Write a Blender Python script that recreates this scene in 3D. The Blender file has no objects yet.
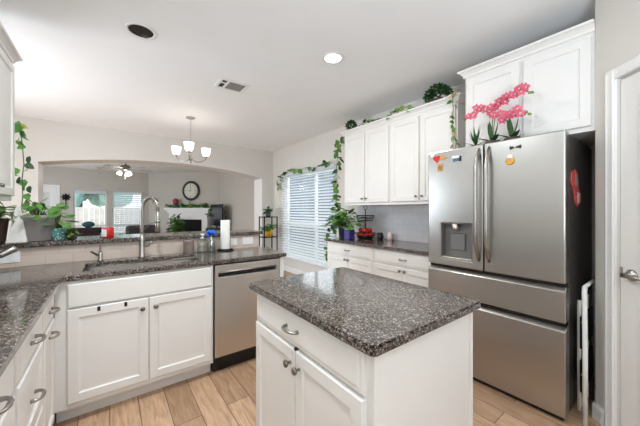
import bpy, bmesh, math, random
from mathutils import Vector, Matrix, Quaternion
random.seed(7)
PI = math.pi
S = bpy.context.scene
COL = S.collection
V = Vector

# ------------------------------------------------------------------ camera, world, lights, exposure
cam_d = bpy.data.cameras.new('camera'); cam = bpy.data.objects.new('camera', cam_d); COL.objects.link(cam)
cam.location = (0, 0, 1.31)
cam.rotation_euler = (PI/2, 0, -math.atan2(.602, .799))
cam_d.sensor_width = 36; cam_d.lens = 36*279/640
cam_d.shift_y = -(213-210)/640
cam_d.clip_start = .02
S.camera = cam

w = bpy.data.worlds.new('world'); S.world = w; w.use_nodes = True
bg = w.node_tree.nodes['Background']; bg.inputs[0].default_value = (.84, .92, 1, 1); bg.inputs[1].default_value = 2.2

def area(name, loc, rot, sx, sy, power, col=(1, 1, 1)):
    d = bpy.data.lights.new(name, 'AREA'); d.shape = 'RECTANGLE'; d.size = sx; d.size_y = sy; d.energy = power; d.color = col
    o = bpy.data.objects.new(name, d); COL.objects.link(o); o.location = loc; o.rotation_euler = rot
    return o
def point(name, loc, power, r=.03, col=(1, .95, .88)):
    d = bpy.data.lights.new(name, 'POINT'); d.energy = power; d.shadow_soft_size = r; d.color = col
    o = bpy.data.objects.new(name, d); COL.objects.link(o); o.location = loc
    return o
# fill panels added out of view: nook side, living room side, behind the camera
area('nook_fill', (-2.45, 4.3, 1.05), (0, -PI/2+.06, -.75), 1.8, 1.6, 78, (.80, .90, 1))
area('living_fill', (-2.7, 9.0, 1.5), (0, -PI/2, 0), 2.0, 4.0, 32, (.82, .91, 1))
area('rear_fill', (-.05, -1.9, 1.5), (PI/2, 0, -.2), 1.6, 1.9, 2, (.80, .90, 1))
# fill lamp added behind the camera, aimed up to brighten the ceiling
area('bounce_fill', (.0, -.9, 1.1), (PI, 0, 0), .9, .9, 72, (.76, .88, 1))
# sky seen by the tall window
area('window_sky', (3.75, 4.45, 1.9), (0, PI/2-.3, 0), 2.2, 2.2, 36, (.92, .96, 1))

S.view_settings.view_transform = 'Standard'; S.view_settings.look = 'None'
S.view_settings.gamma = 1; S.view_settings.use_curve_mapping = False
S.view_settings.exposure = 0.25

# ------------------------------------------------------------------ materials
def srgb(r, g, b):
    f = lambda c: (c/255/12.92) if c/255 <= .04045 else ((c/255+.055)/1.055)**2.4
    return (f(r), f(g), f(b), 1)
def newmat(name):
    m = bpy.data.materials.new(name); m.use_nodes = True
    n = m.node_tree.nodes; return m, n, m.node_tree.links, n['Principled BSDF']
def mat(name, rgb, rough=.5, metal=0, var=.04, scale=30, bump=0, bscale=200, emit=None, estr=0, trans=0, coat=0):
    m, n, l, b = newmat(name)
    c = srgb(*rgb)
    b.inputs['Roughness'].default_value = rough; b.inputs['Metallic'].default_value = metal
    b.inputs['Coat Weight'].default_value = coat
    tc = n.new('ShaderNodeTexCoord')
    if var:
        t = n.new('ShaderNodeTexNoise'); t.inputs['Scale'].default_value = scale
        l.new(tc.outputs['Object'], t.inputs['Vector'])
        r = n.new('ShaderNodeValToRGB')
        r.color_ramp.elements[0].position = .3; r.color_ramp.elements[1].position = .7
        r.color_ramp.elements[0].color = tuple(x*(1-var) for x in c[:3])+(1,)
        r.color_ramp.elements[1].color = tuple(min(1, x*(1+var)) for x in c[:3])+(1,)
        l.new(t.outputs['Fac'], r.inputs['Fac']); l.new(r.outputs['Color'], b.inputs['Base Color'])
    else: b.inputs['Base Color'].default_value = c
    if bump:
        t2 = n.new('ShaderNodeTexNoise'); t2.inputs['Scale'].default_value = bscale
        l.new(tc.outputs['Object'], t2.inputs['Vector'])
        bp = n.new('ShaderNodeBump'); bp.inputs['Strength'].default_value = bump; bp.inputs['Distance'].default_value = .002
        l.new(t2.outputs['Fac'], bp.inputs['Height']); l.new(bp.outputs['Normal'], b.inputs['Normal'])
    if emit:
        b.inputs['Emission Color'].default_value = srgb(*emit); b.inputs['Emission Strength'].default_value = estr
    if trans: b.inputs['Transmission Weight'].default_value = trans
    return m
M = {}
M['cab'] = mat('cabinet_white', (233, 230, 226), .38, var=.012, scale=6)
M['wall'] = mat('wall_paint', (219, 214, 207), .75, var=.015, scale=3, bump=.12, bscale=140)
M['living'] = mat('living_wall_paint', (196, 190, 181), .8, var=.015, scale=3, bump=.1, bscale=140)
M['ceil'] = mat('ceiling_paint', (245, 244, 243), .85, var=.01, scale=3, bump=.1, bscale=120)
M['trim'] = mat('trim_white', (238, 236, 233), .4, var=.01)
M['steelh'] = mat('satin_nickel', (170, 166, 160), .28, 1, var=.05)
M['pewter'] = mat('dark_nickel', (132, 127, 121), .3, 1, var=.05)
M['chrome'] = mat('bright_chrome', (215, 213, 210), .12, 1, var=.02)
M['black'] = mat('black_plastic', (18, 18, 19), .4, var=.05)
M['blackm'] = mat('black_metal', (22, 22, 23), .45, .6, var=.05)
M['niche'] = mat('niche_grey', (122, 120, 118), .4, .3, var=.03)
M['darkgrey'] = mat('dark_grey_plastic', (66, 66, 67), .35, var=.04)
M['white'] = mat('white_plastic', (240, 239, 236), .35, var=.01)
M['whitem'] = mat('white_painted_metal', (243, 243, 241), .35, var=.01)
M['paper'] = mat('paper_towel', (246, 244, 240), .9, var=.015, scale=60, bump=.3, bscale=300)
M['red'] = mat('red_glaze', (205, 34, 30), .3, var=.06)
M['soil'] = mat('potting_soil', (52, 38, 28), .95, var=.3, scale=80)
M['greypot'] = mat('grey_pot', (158, 152, 147), .6, var=.03, bump=.1)
M['darkpot'] = mat('brown_woven_pot', (74, 58, 50), .7, var=.25, scale=90, bump=.4)
M['bluepot'] = mat('navy_pot', (38, 46, 66), .35, var=.15)
M['yellow'] = mat('yellow_glaze', (222, 164, 52), .35, var=.06)
M['terra'] = mat('tan_pot', (176, 130, 84), .6, var=.1)
M['leaf'] = mat('leaf_green', (80, 132, 50), .4, var=.35, scale=25)
M['leafdark'] = mat('leaf_dark', (36, 78, 30), .45, var=.35, scale=40)
M['leafpale'] = mat('leaf_pale', (118, 150, 74), .45, var=.4, scale=30)
M['leafyel'] = mat('leaf_yellow', (176, 158, 62), .5, var=.3, scale=30)
M['stem'] = mat('plant_stem', (86, 104, 52), .6, var=.2)
M['bark'] = mat('dark_bark', (52, 42, 34), .8, var=.2)
M['pink'] = mat('orchid_pink', (222, 104, 128), .5, var=.4, scale=90)
M['pinkc'] = mat('orchid_cream', (242, 206, 196), .5, var=.15, scale=60)
M['tomato'] = mat('tomato_red', (198, 44, 28), .22, var=.12, scale=20)
M['purple'] = mat('purple_print', (72, 56, 136), .4, var=.4, scale=35)
M['concrete'] = mat('white_stone', (232, 228, 222), .7, var=.06, scale=18, bump=.2)
M['tealpot'] = None
M['bronze'] = mat('soap_taupe', (126, 112, 106), .45, var=.08)
M['gold'] = mat('antique_gold', (150, 120, 58), .4, .7, var=.25, scale=60)
M['bluespg'] = mat('blue_bristle', (24, 104, 216), .6, var=.2, scale=120)
M['teal'] = mat('teal_fabric', (36, 78, 90), .9, var=.12, scale=60)
M['armdark'] = mat('dark_floral_fabric', (42, 26, 32), .9, var=.7, scale=35)
M['armgrey'] = mat('charcoal_fabric', (66, 64, 66), .9, var=.2, scale=60)
M['clockface'] = mat('clock_face', (222, 218, 204), .6, var=.02)
M['tan'] = mat('tan_card', (206, 150, 88), .5, var=.2, scale=80)
M['skyblue'] = mat('blue_grey_print', (78, 108, 128), .5, var=.4, scale=120)
M['fleshpink'] = mat('coral_print', (226, 92, 92), .45, var=.35, scale=60)
M['tv'] = mat('tv_screen', (16, 26, 40), .25, var=.02)
M['firebrick'] = mat('firebox_black', (20, 18, 17), .8, var=.2)
M['fencewood'] = mat('pale_fence', (226, 212, 208), .9, var=.08, scale=4)
M['treeteal'] = mat('outdoor_leaves', (140, 182, 180), .8, var=.3, scale=5)
M['grass'] = mat('outdoor_ground', (150, 160, 130), .95, var=.15, scale=3)
M['shadeglow'] = mat('lit_frosted_glass', (252, 250, 245), .4, var=0, emit=(255, 248, 236), estr=1.1)
M['lampglow'] = mat('lit_lamp', (255, 255, 255), .4, var=0, emit=(255, 250, 240), estr=9)
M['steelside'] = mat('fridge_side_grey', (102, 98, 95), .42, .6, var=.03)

def pos_vec(n, l, expr):     # expr: which world axes feed the pattern's u and v
    g = n.new('ShaderNodeNewGeometry'); s = n.new('ShaderNodeSeparateXYZ'); c = n.new('ShaderNodeCombineXYZ')
    l.new(g.outputs['Position'], s.inputs[0])
    l.new(s.outputs[expr[0]], c.inputs[0]); l.new(s.outputs[expr[1]], c.inputs[1])
    return c.outputs[0]

def granite():
    m, n, l, b = newmat('brown_granite')
    g = n.new('ShaderNodeNewGeometry')
    nz = n.new('ShaderNodeTexNoise'); nz.inputs['Scale'].default_value = 60; nz.inputs['Detail'].default_value = 2
    l.new(g.outputs['Position'], nz.inputs['Vector'])
    mx = n.new('ShaderNodeMix'); mx.data_type = 'VECTOR'; mx.inputs['Factor'].default_value = .012
    l.new(g.outputs['Position'], mx.inputs[4]); l.new(nz.outputs['Color'], mx.inputs[5])
    v = n.new('ShaderNodeTexVoronoi'); v.inputs['Scale'].default_value = 195
    l.new(mx.outputs[1], v.inputs['Vector'])
    sp = n.new('ShaderNodeSeparateColor'); l.new(v.outputs['Color'], sp.inputs[0])
    r = n.new('ShaderNodeValToRGB'); r.color_ramp.interpolation = 'CONSTANT'
    e = r.color_ramp.elements; e[0].position = 0; e[0].color = srgb(30, 25, 23)
    e[1].position = .26; e[1].color = srgb(66, 56, 51)
    for p, c in ((.46, (106, 93, 85)), (.64, (140, 128, 120)), (.80, (80, 72, 68)), (.91, (168, 158, 150))):
        x = e.new(p); x.color = srgb(*c)
    l.new(sp.outputs[0], r.inputs['Fac'])
    n2 = n.new('ShaderNodeTexNoise'); n2.inputs['Scale'].default_value = 14; n2.inputs['Detail'].default_value = 3
    l.new(g.outputs['Position'], n2.inputs['Vector'])
    r2 = n.new('ShaderNodeValToRGB'); r2.color_ramp.elements[0].position = .35; r2.color_ramp.elements[1].position = .7
    r2.color_ramp.elements[0].color = (.7, .68, .66, 1); r2.color_ramp.elements[1].color = (1, 1, 1, 1)
    l.new(n2.outputs['Fac'], r2.inputs['Fac'])
    mm = n.new('ShaderNodeMix'); mm.data_type = 'RGBA'; mm.blend_type = 'MULTIPLY'; mm.inputs['Factor'].default_value = 1
    l.new(r.outputs['Color'], mm.inputs[6]); l.new(r2.outputs['Color'], mm.inputs[7])
    l.new(mm.outputs[2], b.inputs['Base Color'])
    b.inputs['Roughness'].default_value = .1; b.inputs['IOR'].default_value = 1.55; b.inputs['Coat Weight'].default_value = .05; b.inputs['Coat Roughness'].default_value = .04
    return m
M['granite'] = granite()

def wood():
    m, n, l, b = newmat('oak_plank_floor')
    vec = pos_vec(n, l, 'YX')
    br = n.new('ShaderNodeTexBrick'); br.offset = .37; br.offset_frequency = 2
    br.inputs['Scale'].default_value = 1; br.inputs['Brick Width'].default_value = 1.15; br.inputs['Row Height'].default_value = .157
    br.inputs['Mortar Size'].default_value = .0022; br.inputs['Mortar Smooth'].default_value = .1; br.inputs['Bias'].default_value = 0
    br.inputs['Color1'].default_value = srgb(212, 176, 144); br.inputs['Color2'].default_value = srgb(172, 138, 110)
    br.inputs['Mortar'].default_value = srgb(92, 68, 50)
    l.new(vec, br.inputs['Vector'])
    mp = n.new('ShaderNodeMapping'); mp.inputs['Scale'].default_value = (3.2, 26, 1); l.new(vec, mp.inputs['Vector'])
    nz = n.new('ShaderNodeTexNoise'); nz.inputs['Scale'].default_value = 1.6; nz.inputs['Detail'].default_value = 6; nz.inputs['Distortion'].default_value = 1.3
    l.new(mp.outputs[0], nz.inputs['Vector'])
    r = n.new('ShaderNodeValToRGB'); r.color_ramp.elements[0].position = .3; r.color_ramp.elements[1].position = .66
    r.color_ramp.elements[0].color = (.66, .61, .57, 1); r.color_ramp.elements[1].color = (1.06, 1.05, 1.04, 1)
    l.new(nz.outputs['Fac'], r.inputs['Fac'])
    mm = n.new('ShaderNodeMix'); mm.data_type = 'RGBA'; mm.blend_type = 'MULTIPLY'; mm.inputs['Factor'].default_value = .9
    l.new(br.outputs['Color'], mm.inputs[6]); l.new(r.outputs['Color'], mm.inputs[7]); l.new(mm.outputs[2], b.inputs['Base Color'])
    b.inputs['Roughness'].default_value = .38
    bp = n.new('ShaderNodeBump'); bp.inputs['Strength'].default_value = .25; bp.inputs['Distance'].default_value = .002
    l.new(br.outputs['Fac'], bp.inputs['Height']); bp.invert = True; l.new(bp.outputs['Normal'], b.inputs['Normal'])
    return m
M['wood'] = wood()

def tile(name, axes, c1, c2, mortar, bw, rh, rough=.3):
    m, n, l, b = newmat(name)
    vec = pos_vec(n, l, axes)
    br = n.new('ShaderNodeTexBrick'); br.inputs['Scale'].default_value = 1
    br.inputs['Brick Width'].default_value = bw; br.inputs['Row Height'].default_value = rh
    br.inputs['Mortar Size'].default_value = .0018; br.inputs['Mortar Smooth'].default_value = .2
    br.inputs['Color1'].default_value = srgb(*c1); br.inputs['Color2'].default_value = srgb(*c2); br.inputs['Mortar'].default_value = srgb(*mortar)
    l.new(vec, br.inputs['Vector']); l.new(br.outputs['Color'], b.inputs['Base Color'])
    b.inputs['Roughness'].default_value = rough
    bp = n.new('ShaderNodeBump'); bp.inputs['Strength'].default_value = .3; bp.inputs['Distance'].default_value = .002; bp.invert = True
    l.new(br.outputs['Fac'], bp.inputs['Height']); l.new(bp.outputs['Normal'], b.inputs['Normal'])
    return m
M['tilebar'] = tile('beige_tile', 'XZ', (214, 197, 184), (201, 184, 172), (188, 174, 164), .15, .076)
M['tileright'] = tile('pale_grey_tile', 'YZ', (200, 198, 200), (192, 190, 193), (178, 176, 178), .15, .075)

def steel(name, rgb, axis, rough=.27):
    m, n, l, b = newmat(name)
    tc = n.new('ShaderNodeTexCoord'); mp = n.new('ShaderNodeMapping')
    mp.inputs['Scale'].default_value = (2, 2, 320) if axis == 'h' else (320, 320, 1.5)
    l.new(tc.outputs['Object'], mp.inputs['Vector'])
    nz = n.new('ShaderNodeTexNoise'); nz.inputs['Scale'].default_value = 1; nz.inputs['Detail'].default_value = 2
    l.new(mp.outputs[0], nz.inputs['Vector'])
    r = n.new('ShaderNodeMapRange'); r.inputs['To Min'].default_value = rough-.012; r.inputs['To Max'].default_value = rough+.012
    l.new(nz.outputs['Fac'], r.inputs['Value']); l.new(r.outputs[0], b.inputs['Roughness'])
    b.inputs['Base Color'].default_value = srgb(*rgb); b.inputs['Metallic'].default_value = 1
    return m
M['steel'] = steel('brushed_stainless', (186, 184, 181), 'h', .29)
M['steeldw'] = steel('brushed_stainless_dishwasher', (218, 217, 215), 'h', .28)

def glass(name, tint=(1, 1, 1), refl=.08):
    m = bpy.data.materials.new(name); m.use_nodes = True; n = m.node_tree.nodes; l = m.node_tree.links
    n.remove(n['Principled BSDF']); o = n['Material Output']
    t = n.new('ShaderNodeBsdfTransparent'); t.inputs[0].default_value = tint+(1,)
    g = n.new('ShaderNodeBsdfGlossy'); g.inputs['Roughness'].default_value = .03
    x = n.new('ShaderNodeMixShader'); x.inputs[0].default_value = refl
    l.new(t.outputs[0], x.inputs[1]); l.new(g.outputs[0], x.inputs[2]); l.new(x.outputs[0], o.inputs[0])
    return m
M['glass'] = glass('window_glass', (.97, .99, .98)); M['bottle'] = glass('clear_glass', (.86, .9, .88), .16)
def translucent(name, rgb):
    m = bpy.data.materials.new(name); m.use_nodes = True; n = m.node_tree.nodes; l = m.node_tree.links
    n.remove(n['Principled BSDF']); o = n['Material Output']
    d = n.new('ShaderNodeBsdfDiffuse'); d.inputs[0].default_value = srgb(*rgb)
    t = n.new('ShaderNodeBsdfTranslucent'); t.inputs[0].default_value = srgb(*rgb)
    x = n.new('ShaderNodeMixShader'); x.inputs[0].default_value = .5
    l.new(d.outputs[0], x.inputs[1]); l.new(t.outputs[0], x.inputs[2]); l.new(x.outputs[0], o.inputs[0])
    return m
M['blind'] = translucent('blind_slat_white', (240, 242, 245))
def dotted():
    m, n, l, b = newmat('teal_dotted_glaze')
    tc = n.new('ShaderNodeTexCoord'); v = n.new('ShaderNodeTexVoronoi'); v.inputs['Scale'].default_value = 70
    l.new(tc.outputs['Object'], v.inputs['Vector'])
    r = n.new('ShaderNodeValToRGB'); r.color_ramp.interpolation = 'CONSTANT'
    r.color_ramp.elements[0].color = srgb(228, 236, 232); r.color_ramp.elements[1].position = .38; r.color_ramp.elements[1].color = srgb(84, 156, 152)
    l.new(v.outputs['Distance'], r.inputs['Fac']); l.new(r.outputs['Color'], b.inputs['Base Color'])
    return m
M['tealpot'] = dotted()

# ------------------------------------------------------------------ mesh builder
def frame_from(axis):
    a = V(axis).normalized()
    h = V((0, 0, 1)) if abs(a.z) < .9 else V((1, 0, 0))
    x = h.cross(a).normalized(); y = a.cross(x)
    return x, y, a
class MB:
    def __init__(s): s.bm = bmesh.new(); s.mi = 0
    def f(s, pts, smooth=False):
        try: fc = s.bm.faces.new([s.bm.verts.new(V(p)) for p in pts])
        except ValueError: return
        fc.material_index = s.mi; fc.smooth = smooth
        return fc
    def merge(s, t, smooth=None):
        vm = {}
        for v in t.verts: vm[v] = s.bm.verts.new(v.co)
        for fc in t.faces:
            try: n = s.bm.faces.new([vm[v] for v in fc.verts])
            except ValueError: continue
            n.material_index = s.mi; n.smooth = fc.smooth if smooth is None else smooth
        t.free()
    def box(s, x0, x1, y0, y1, z0, z1, bev=0, seg=1, mtx=None):
        t = bmesh.new(); bmesh.ops.create_cube(t, size=1)
        for v in t.verts: v.co = V(((x0+x1)/2+v.co.x*(x1-x0), (y0+y1)/2+v.co.y*(y1-y0), (z0+z1)/2+v.co.z*(z1-z0)))
        if bev: bmesh.ops.bevel(t, geom=list(t.edges), offset=bev, segments=seg, profile=.5, affect='EDGES')
        if mtx: bmesh.ops.transform(t, matrix=mtx, verts=list(t.verts))
        s.merge(t); return s
    def lathe(s, c, prof, axis=(0, 0, 1), seg=24, cap=True, sx=1, sy=1):
        x, y, a = frame_from(axis); c = V(c); rings = []
        for r, h in prof:
            rings.append([s.bm.verts.new(c+a*h+(x*(math.cos(2*PI*k/seg)*sx)+y*(math.sin(2*PI*k/seg)*sy))*r) for k in range(seg)])
        for i in range(len(rings)-1):
            for k in range(seg):
                fc = s.bm.faces.new([rings[i][k], rings[i][(k+1) % seg], rings[i+1][(k+1) % seg], rings[i+1][k]])
                fc.material_index = s.mi; fc.smooth = True
        if cap:
            for rg, rev in ((rings[0], True), (rings[-1], False)):
                fc = s.bm.faces.new(list(reversed(rg)) if rev else rg); fc.material_index = s.mi
        return s
    def tube(s, pts, r, seg=8, flat=1.0, up=None):
        pts = [V(p) for p in pts]; n = len(pts)
        rs = r if isinstance(r, (list, tuple)) else [r]*n
        t0 = (pts[1]-pts[0]).normalized(); x, y, _ = frame_from(t0)
        if up is not None:
            y = V(up)-t0*V(up).dot(t0); y.normalize(); x = y.cross(t0)
        rings = []; pt = t0
        for i, p in enumerate(pts):
            t = (pts[min(i+1, n-1)]-pts[max(i-1, 0)]).normalized()
            q = pt.rotation_difference(t); x = q @ x; y = q @ y; pt = t
            rings.append([s.bm.verts.new(p+(x*math.cos(2*PI*k/seg)+y*math.sin(2*PI*k/seg)*flat)*rs[i]) for k in range(seg)])
        for i in range(n-1):
            for k in range(seg):
                fc = s.bm.faces.new([rings[i][k], rings[i][(k+1) % seg], rings[i+1][(k+1) % seg], rings[i+1][k]])
                fc.material_index = s.mi; fc.smooth = True
        for rg, rev in ((rings[0], True), (rings[-1], False)):
            fc = s.bm.faces.new(list(reversed(rg)) if rev else rg); fc.material_index = s.mi
        return s
    def ball(s, c, r, sc=(1, 1, 1), sub=2, jit=0, rot=None):
        t = bmesh.new(); bmesh.ops.create_icosphere(t, subdivisions=sub, radius=r)
        for v in t.verts:
            k = 1+random.uniform(-jit, jit); q = V((v.co.x*sc[0], v.co.y*sc[1], v.co.z*sc[2]))*k
            v.co = (rot @ q if rot else q)+V(c)
        for fc in t.faces: fc.smooth = True
        s.merge(t); return s
    def prism(s, outline, vec, bev=0):
        t = bmesh.new(); vec = V(vec)
        a = [t.verts.new(V(p)) for p in outline]; b = [t.verts.new(V(p)+vec) for p in outline]; n = len(a)
        t.faces.new(list(reversed(a))); t.faces.new(b)
        for i in range(n): t.faces.new([a[i], a[(i+1) % n], b[(i+1) % n], b[i]])
        bmesh.ops.recalc_face_normals(t, faces=list(t.faces))
        if bev: bmesh.ops.bevel(t, geom=[e for e in t.edges if e.calc_face_angle(0) > .6], offset=bev, segments=2, affect='EDGES')
        s.merge(t); return s
    def grid(s, us, vs, skip, mapf):
        """slab made of cells us x vs except those in skip; mapf(u, v, side) gives the point, side 0 or 1"""
        t = bmesh.new(); cache = {}
        def P(i, j, k):
            if (i, j, k) not in cache: cache[(i, j, k)] = t.verts.new(V(mapf(us[i], vs[j], k)))
            return cache[(i, j, k)]
        cells = {(i, j) for i in range(len(us)-1) for j in range(len(vs)-1)}-set(skip)
        for i, j in cells:
            for k in (0, 1): t.faces.new([P(i, j, k), P(i+1, j, k), P(i+1, j+1, k), P(i, j+1, k)])
            for (di, dj, e) in ((-1, 0, ((i, j), (i, j+1))), (1, 0, ((i+1, j), (i+1, j+1))), (0, -1, ((i, j), (i+1, j))), (0, 1, ((i, j+1), (i+1, j+1)))):
                if (i+di, j+dj) not in cells:
                    t.faces.new([P(*e[0], 0), P(*e[1], 0), P(*e[1], 1), P(*e[0], 1)])
        bmesh.ops.recalc_face_normals(t, faces=list(t.faces)); s.merge(t); return s
    def rings(s, o, u, v, n, w, h, prof):
        """rectangular panel: o corner, u/v unit directions, n outward; prof = [(inset, depth)...] from the back edge inward"""
        o, u, v, n = V(o), V(u), V(v), V(n); R = []
        for ins, dep in prof:
            R.append([s.bm.verts.new(o+u*a+v*b+n*dep) for a, b in ((ins, ins), (w-ins, ins), (w-ins, h-ins), (ins, h-ins))])
        flip = u.cross(v).dot(n) < 0
        for i in range(len(R)-1):
            for k in range(4):
                q = [R[i][k], R[i][(k+1) % 4], R[i+1][(k+1) % 4], R[i+1][k]]
                fc = s.bm.faces.new(q[::-1] if flip else q); fc.material_index = s.mi
        for rg, rev in ((R[0], True), (R[-1], False)):
            fc = s.bm.faces.new(rg[::-1] if (rev != flip) else rg); fc.material_index = s.mi
        return s
    def molding(s, path, prof, side=1):
        """profile (out, up) swept along an xy path [(x,y,z)], mitred; out is to the right of travel times side"""
        path = [V(p) for p in path]; n = len(path); L = []
        for i, p in enumerate(path):
            d0 = (path[i]-path[i-1]).normalized() if i else (path[1]-path[0]).normalized()
            d1 = (path[i+1]-path[i]).normalized() if i < n-1 else d0
            n0 = V((d0.y, -d0.x, 0))*side; n1 = V((d1.y, -d1.x, 0))*side
            m = (n0+n1); m = m/ max(.2, m.dot(n0))
            L.append([s.bm.verts.new(p+m*a+V((0, 0, b))) for a, b in prof])
        k = len(prof)
        for i in range(n-1):
            for j in range(k):
                fc = s.bm.faces.new([L[i][j], L[i+1][j], L[i+1][(j+1) % k], L[i][(j+1) % k]]); fc.material_index = s.mi
        s.bm.faces.new(L[0]); s.bm.faces.new(L[-1][::-1])
        return s
    def leaf(s, base, d, up, L, W, fold=.25):
        base, d = V(base), V(d).normalized(); side = d.cross(V(up))
        if side.length < 1e-3: side = d.cross(V((1, 0, 0)))
        side.normalize(); nn = side.cross(d)
        pts = [(0, 0, 0), (.12, .36, 1), (.42, .5, 1), (.75, .28, 1), (1, 0, 0)]
        m = [s.bm.verts.new(base+d*(L*a)-nn*(fold*W*.5*math.sin(a*PI))-nn*(.12*L*a*a)) for a, _, _ in pts]
        for sg in (1, -1):
            e = [s.bm.verts.new(base+d*(L*(a-(.1 if i == 1 else 0)))+side*(sg*b*W)-nn*(.12*L*a*a)) for i, (a, b, c) in enumerate(pts) if c]
            ch = [m[0]]+e+[m[4]]
            quads = [[m[0], m[1], e[0]], [m[1], m[2], e[1], e[0]], [m[2], m[3], e[2], e[1]], [m[3], m[4], e[2]]]
            for q in quads:
                fc = s.bm.faces.new(q if sg < 0 else q[::-1]); fc.material_index = s.mi; fc.smooth = True
    def build(s, name, mats, parent=None, fix=False, bevel=0, sub=0):
        me = bpy.data.meshes.new(name)
        if fix: bmesh.ops.recalc_face_normals(s.bm, faces=list(s.bm.faces))
        off = V((0, 0, 0)); p = parent
        while p is not None: off += p.location; p = p.parent
        o = bpy.data.objects.new(name, me)
        if parent is None:
            vs = [v.co for v in s.bm.verts]
            lo = V((min(v.x for v in vs), min(v.y for v in vs), min(v.z for v in vs))); hi = V((max(v.x for v in vs), max(v.y for v in vs), 0))
            off = V(((lo.x+hi.x)/2, (lo.y+hi.y)/2, lo.z)); o.location = off
        for v in s.bm.verts: v.co -= off
        s.bm.to_mesh(me); s.bm.free()
        for m in (mats if isinstance(mats, (list, tuple)) else [mats]): me.materials.append(M[m] if isinstance(m, str) else m)
        COL.objects.link(o)
        if parent: o.parent = parent
        if bevel:
            md = o.modifiers.new('bevel', 'BEVEL'); md.width = bevel; md.segments = 2; md.limit_method = 'ANGLE'; md.angle_limit = .7
        if sub:
            md = o.modifiers.new('sub', 'SUBSURF'); md.levels = sub; md.render_levels = sub
        return o
def thing(name, loc, label, cat, group=None):
    o = bpy.data.objects.new(name, None); COL.objects.link(o); o.location = loc; o.empty_display_size = .05
    return tag(o, label, cat, group)
def tag(o, label, cat, group=None):
    o['label'] = label; o['category'] = cat; o['kind'] = 'thing'
    if group: o['group'] = group
    return o
def struct(o, kind='structure'):
    o['kind'] = kind; return o
def dup(root, loc, label, group=None):
    r = root.copy(); COL.objects.link(r); r.location = loc; r['label'] = label
    if group: r['group'] = group
    for ch in list(root.children):
        c = ch.copy(); COL.objects.link(c); c.parent = r
        for g in ch.children:
            d = g.copy(); COL.objects.link(d); d.parent = c
    return r

H = 2.67
# ------------------------------------------------------------------ setting
struct(MB().box(-2.9, 3.3, -2.2, 12.2, -.06, 0).build('floor', 'wood'))
struct(MB().box(-2.9, 3.3, -2.2, 12.2, H, H+.08).build('ceiling', 'ceil'))
# right wall with the tall window (runs on into the living room)
WY0, WY1, WZ0, WZ1 = 3.58, 5.32, .33, 2.05
struct(MB().grid([.36, WY0, WY1, 9.85], [0, WZ0, WZ1, H], {(1, 1)}, lambda u, v, k: (3.04+.13*k, u, v)).build('wall_right', 'wall'))
# arch wall
xs0, xs1, zs, rise = -.86, 2.76, 2.03, .17
arc = []
for k in range(29):
    t = k/28; x = xs0+(xs1-xs0)*t; arc.append((x, 5.85, zs+rise*math.sqrt(max(0, 1-(2*t-1)**2))**1.0 if 0 < k < 28 else zs))
half = (xs1-xs0)/2; Rr = (half*half+rise*rise)/(2*rise)
arc = [(xs0+(xs1-xs0)*k/28, 5.85, zs+rise-Rr+math.sqrt(Rr*Rr-(half*(2*k/28-1))**2)) for k in range(29)]
out = [(-2.6, 5.85, 0), (xs0, 5.85, 0)]+arc+[(xs1, 5.85, 0), (3.04, 5.85, 0), (3.04, 5.85, H), (-2.6, 5.85, H)]
struct(MB().prism(out, (0, .42, 0)).build('wall_back', 'wall'))
for nm, x0, x1 in (('lit_jamb_liner_1', xs0, xs0+.004), ('lit_jamb_liner_2', xs1-.004, xs1)): struct(MB().box(x0, x1, 5.849, 6.271, 0, zs-.002).build(nm, 'trim'))  # thin white liners added so the arch jambs look lit
# left wall of the kitchen, nook side wall with an unseen opening
struct(MB().box(-1.0, -.88, -2.2, 3.0, 0, H).build('wall_left', 'wall'))
struct(MB().grid([3.0, 3.5, 5.5, 5.85], [0, 2.1, H], {(1, 0)}, lambda u, v, k: (-2.6-.12*k, u, v)).build('wall_nook_left', 'wall'))
# short wall beside the fridge and the diagonal pantry wall with its door opening
dv = V((-.7071, -.7071, 0)); nv = V((-.7071, .7071, 0)); c0 = V((2.44, .36, 0))
struct(MB().box(2.45, 3.04, .24, .36, 0, H).build('wall_fridge_side', 'wall'))
def pw(s, z, dep): return c0+dv*s+nv*dep+V((0, 0, z))
DS0, DS1, DZ = .15, .90, 2.065
struct(MB().grid([0, DS0, DS1, 2.2], [0, DZ, H], {(1, 0)}, lambda u, v, k: pw(u, v, -.12*k)).build('wall_pantry', 'wall'))
struct(MB().prism([pw(2.2, 0, 0), (.884, -2.2, 0), (1.0, -2.2, 0), pw(2.2, 0, -.12)], (0, 0, H)).build('wall_entry', 'wall'))
struct(MB().box(-1.0, 1.0, -2.3, -2.2, 0, H).build('wall_rear', 'wall'))
# living room walls
lw = [-2.0, -1.35, -.945, -.085, .06, .95]
struct(MB().grid([-2.8, -2.15, -1.33, -.945, -.085, .065, .95, 1.15], [0, .45, 1.96, 2.03, H], {(1, 0), (1, 1), (1, 2), (3, 1), (5, 1)}, lambda u, v, k: (u, 12.0+.12*k, v)).build('wall_living_back', 'living'))
fa, fb = V((1.15, 12.0, 0)), V((3.04, 9.85, 0)); fd = (fb-fa).normalized(); fn = V((-fd.y, fd.x, 0))*-1
if fn.y > 0: fn = -fn
struct(MB().prism([fa, fb, fb-fn*.12, fa-fn*.12], (0, 0, H)).build('wall_living_diagonal', 'living'))
struct(MB().box(3.028, 3.0395, 6.28, 9.85, 0, H).build('wall_living_right', 'living'))
struct(MB().grid([6.27, 7.2, 10.8, 12.0], [0, .5, 2.2, H], {(1, 1)}, lambda u, v, k: (-2.8-.1*k, u, v)).build('wall_living_left', 'living'))
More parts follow.
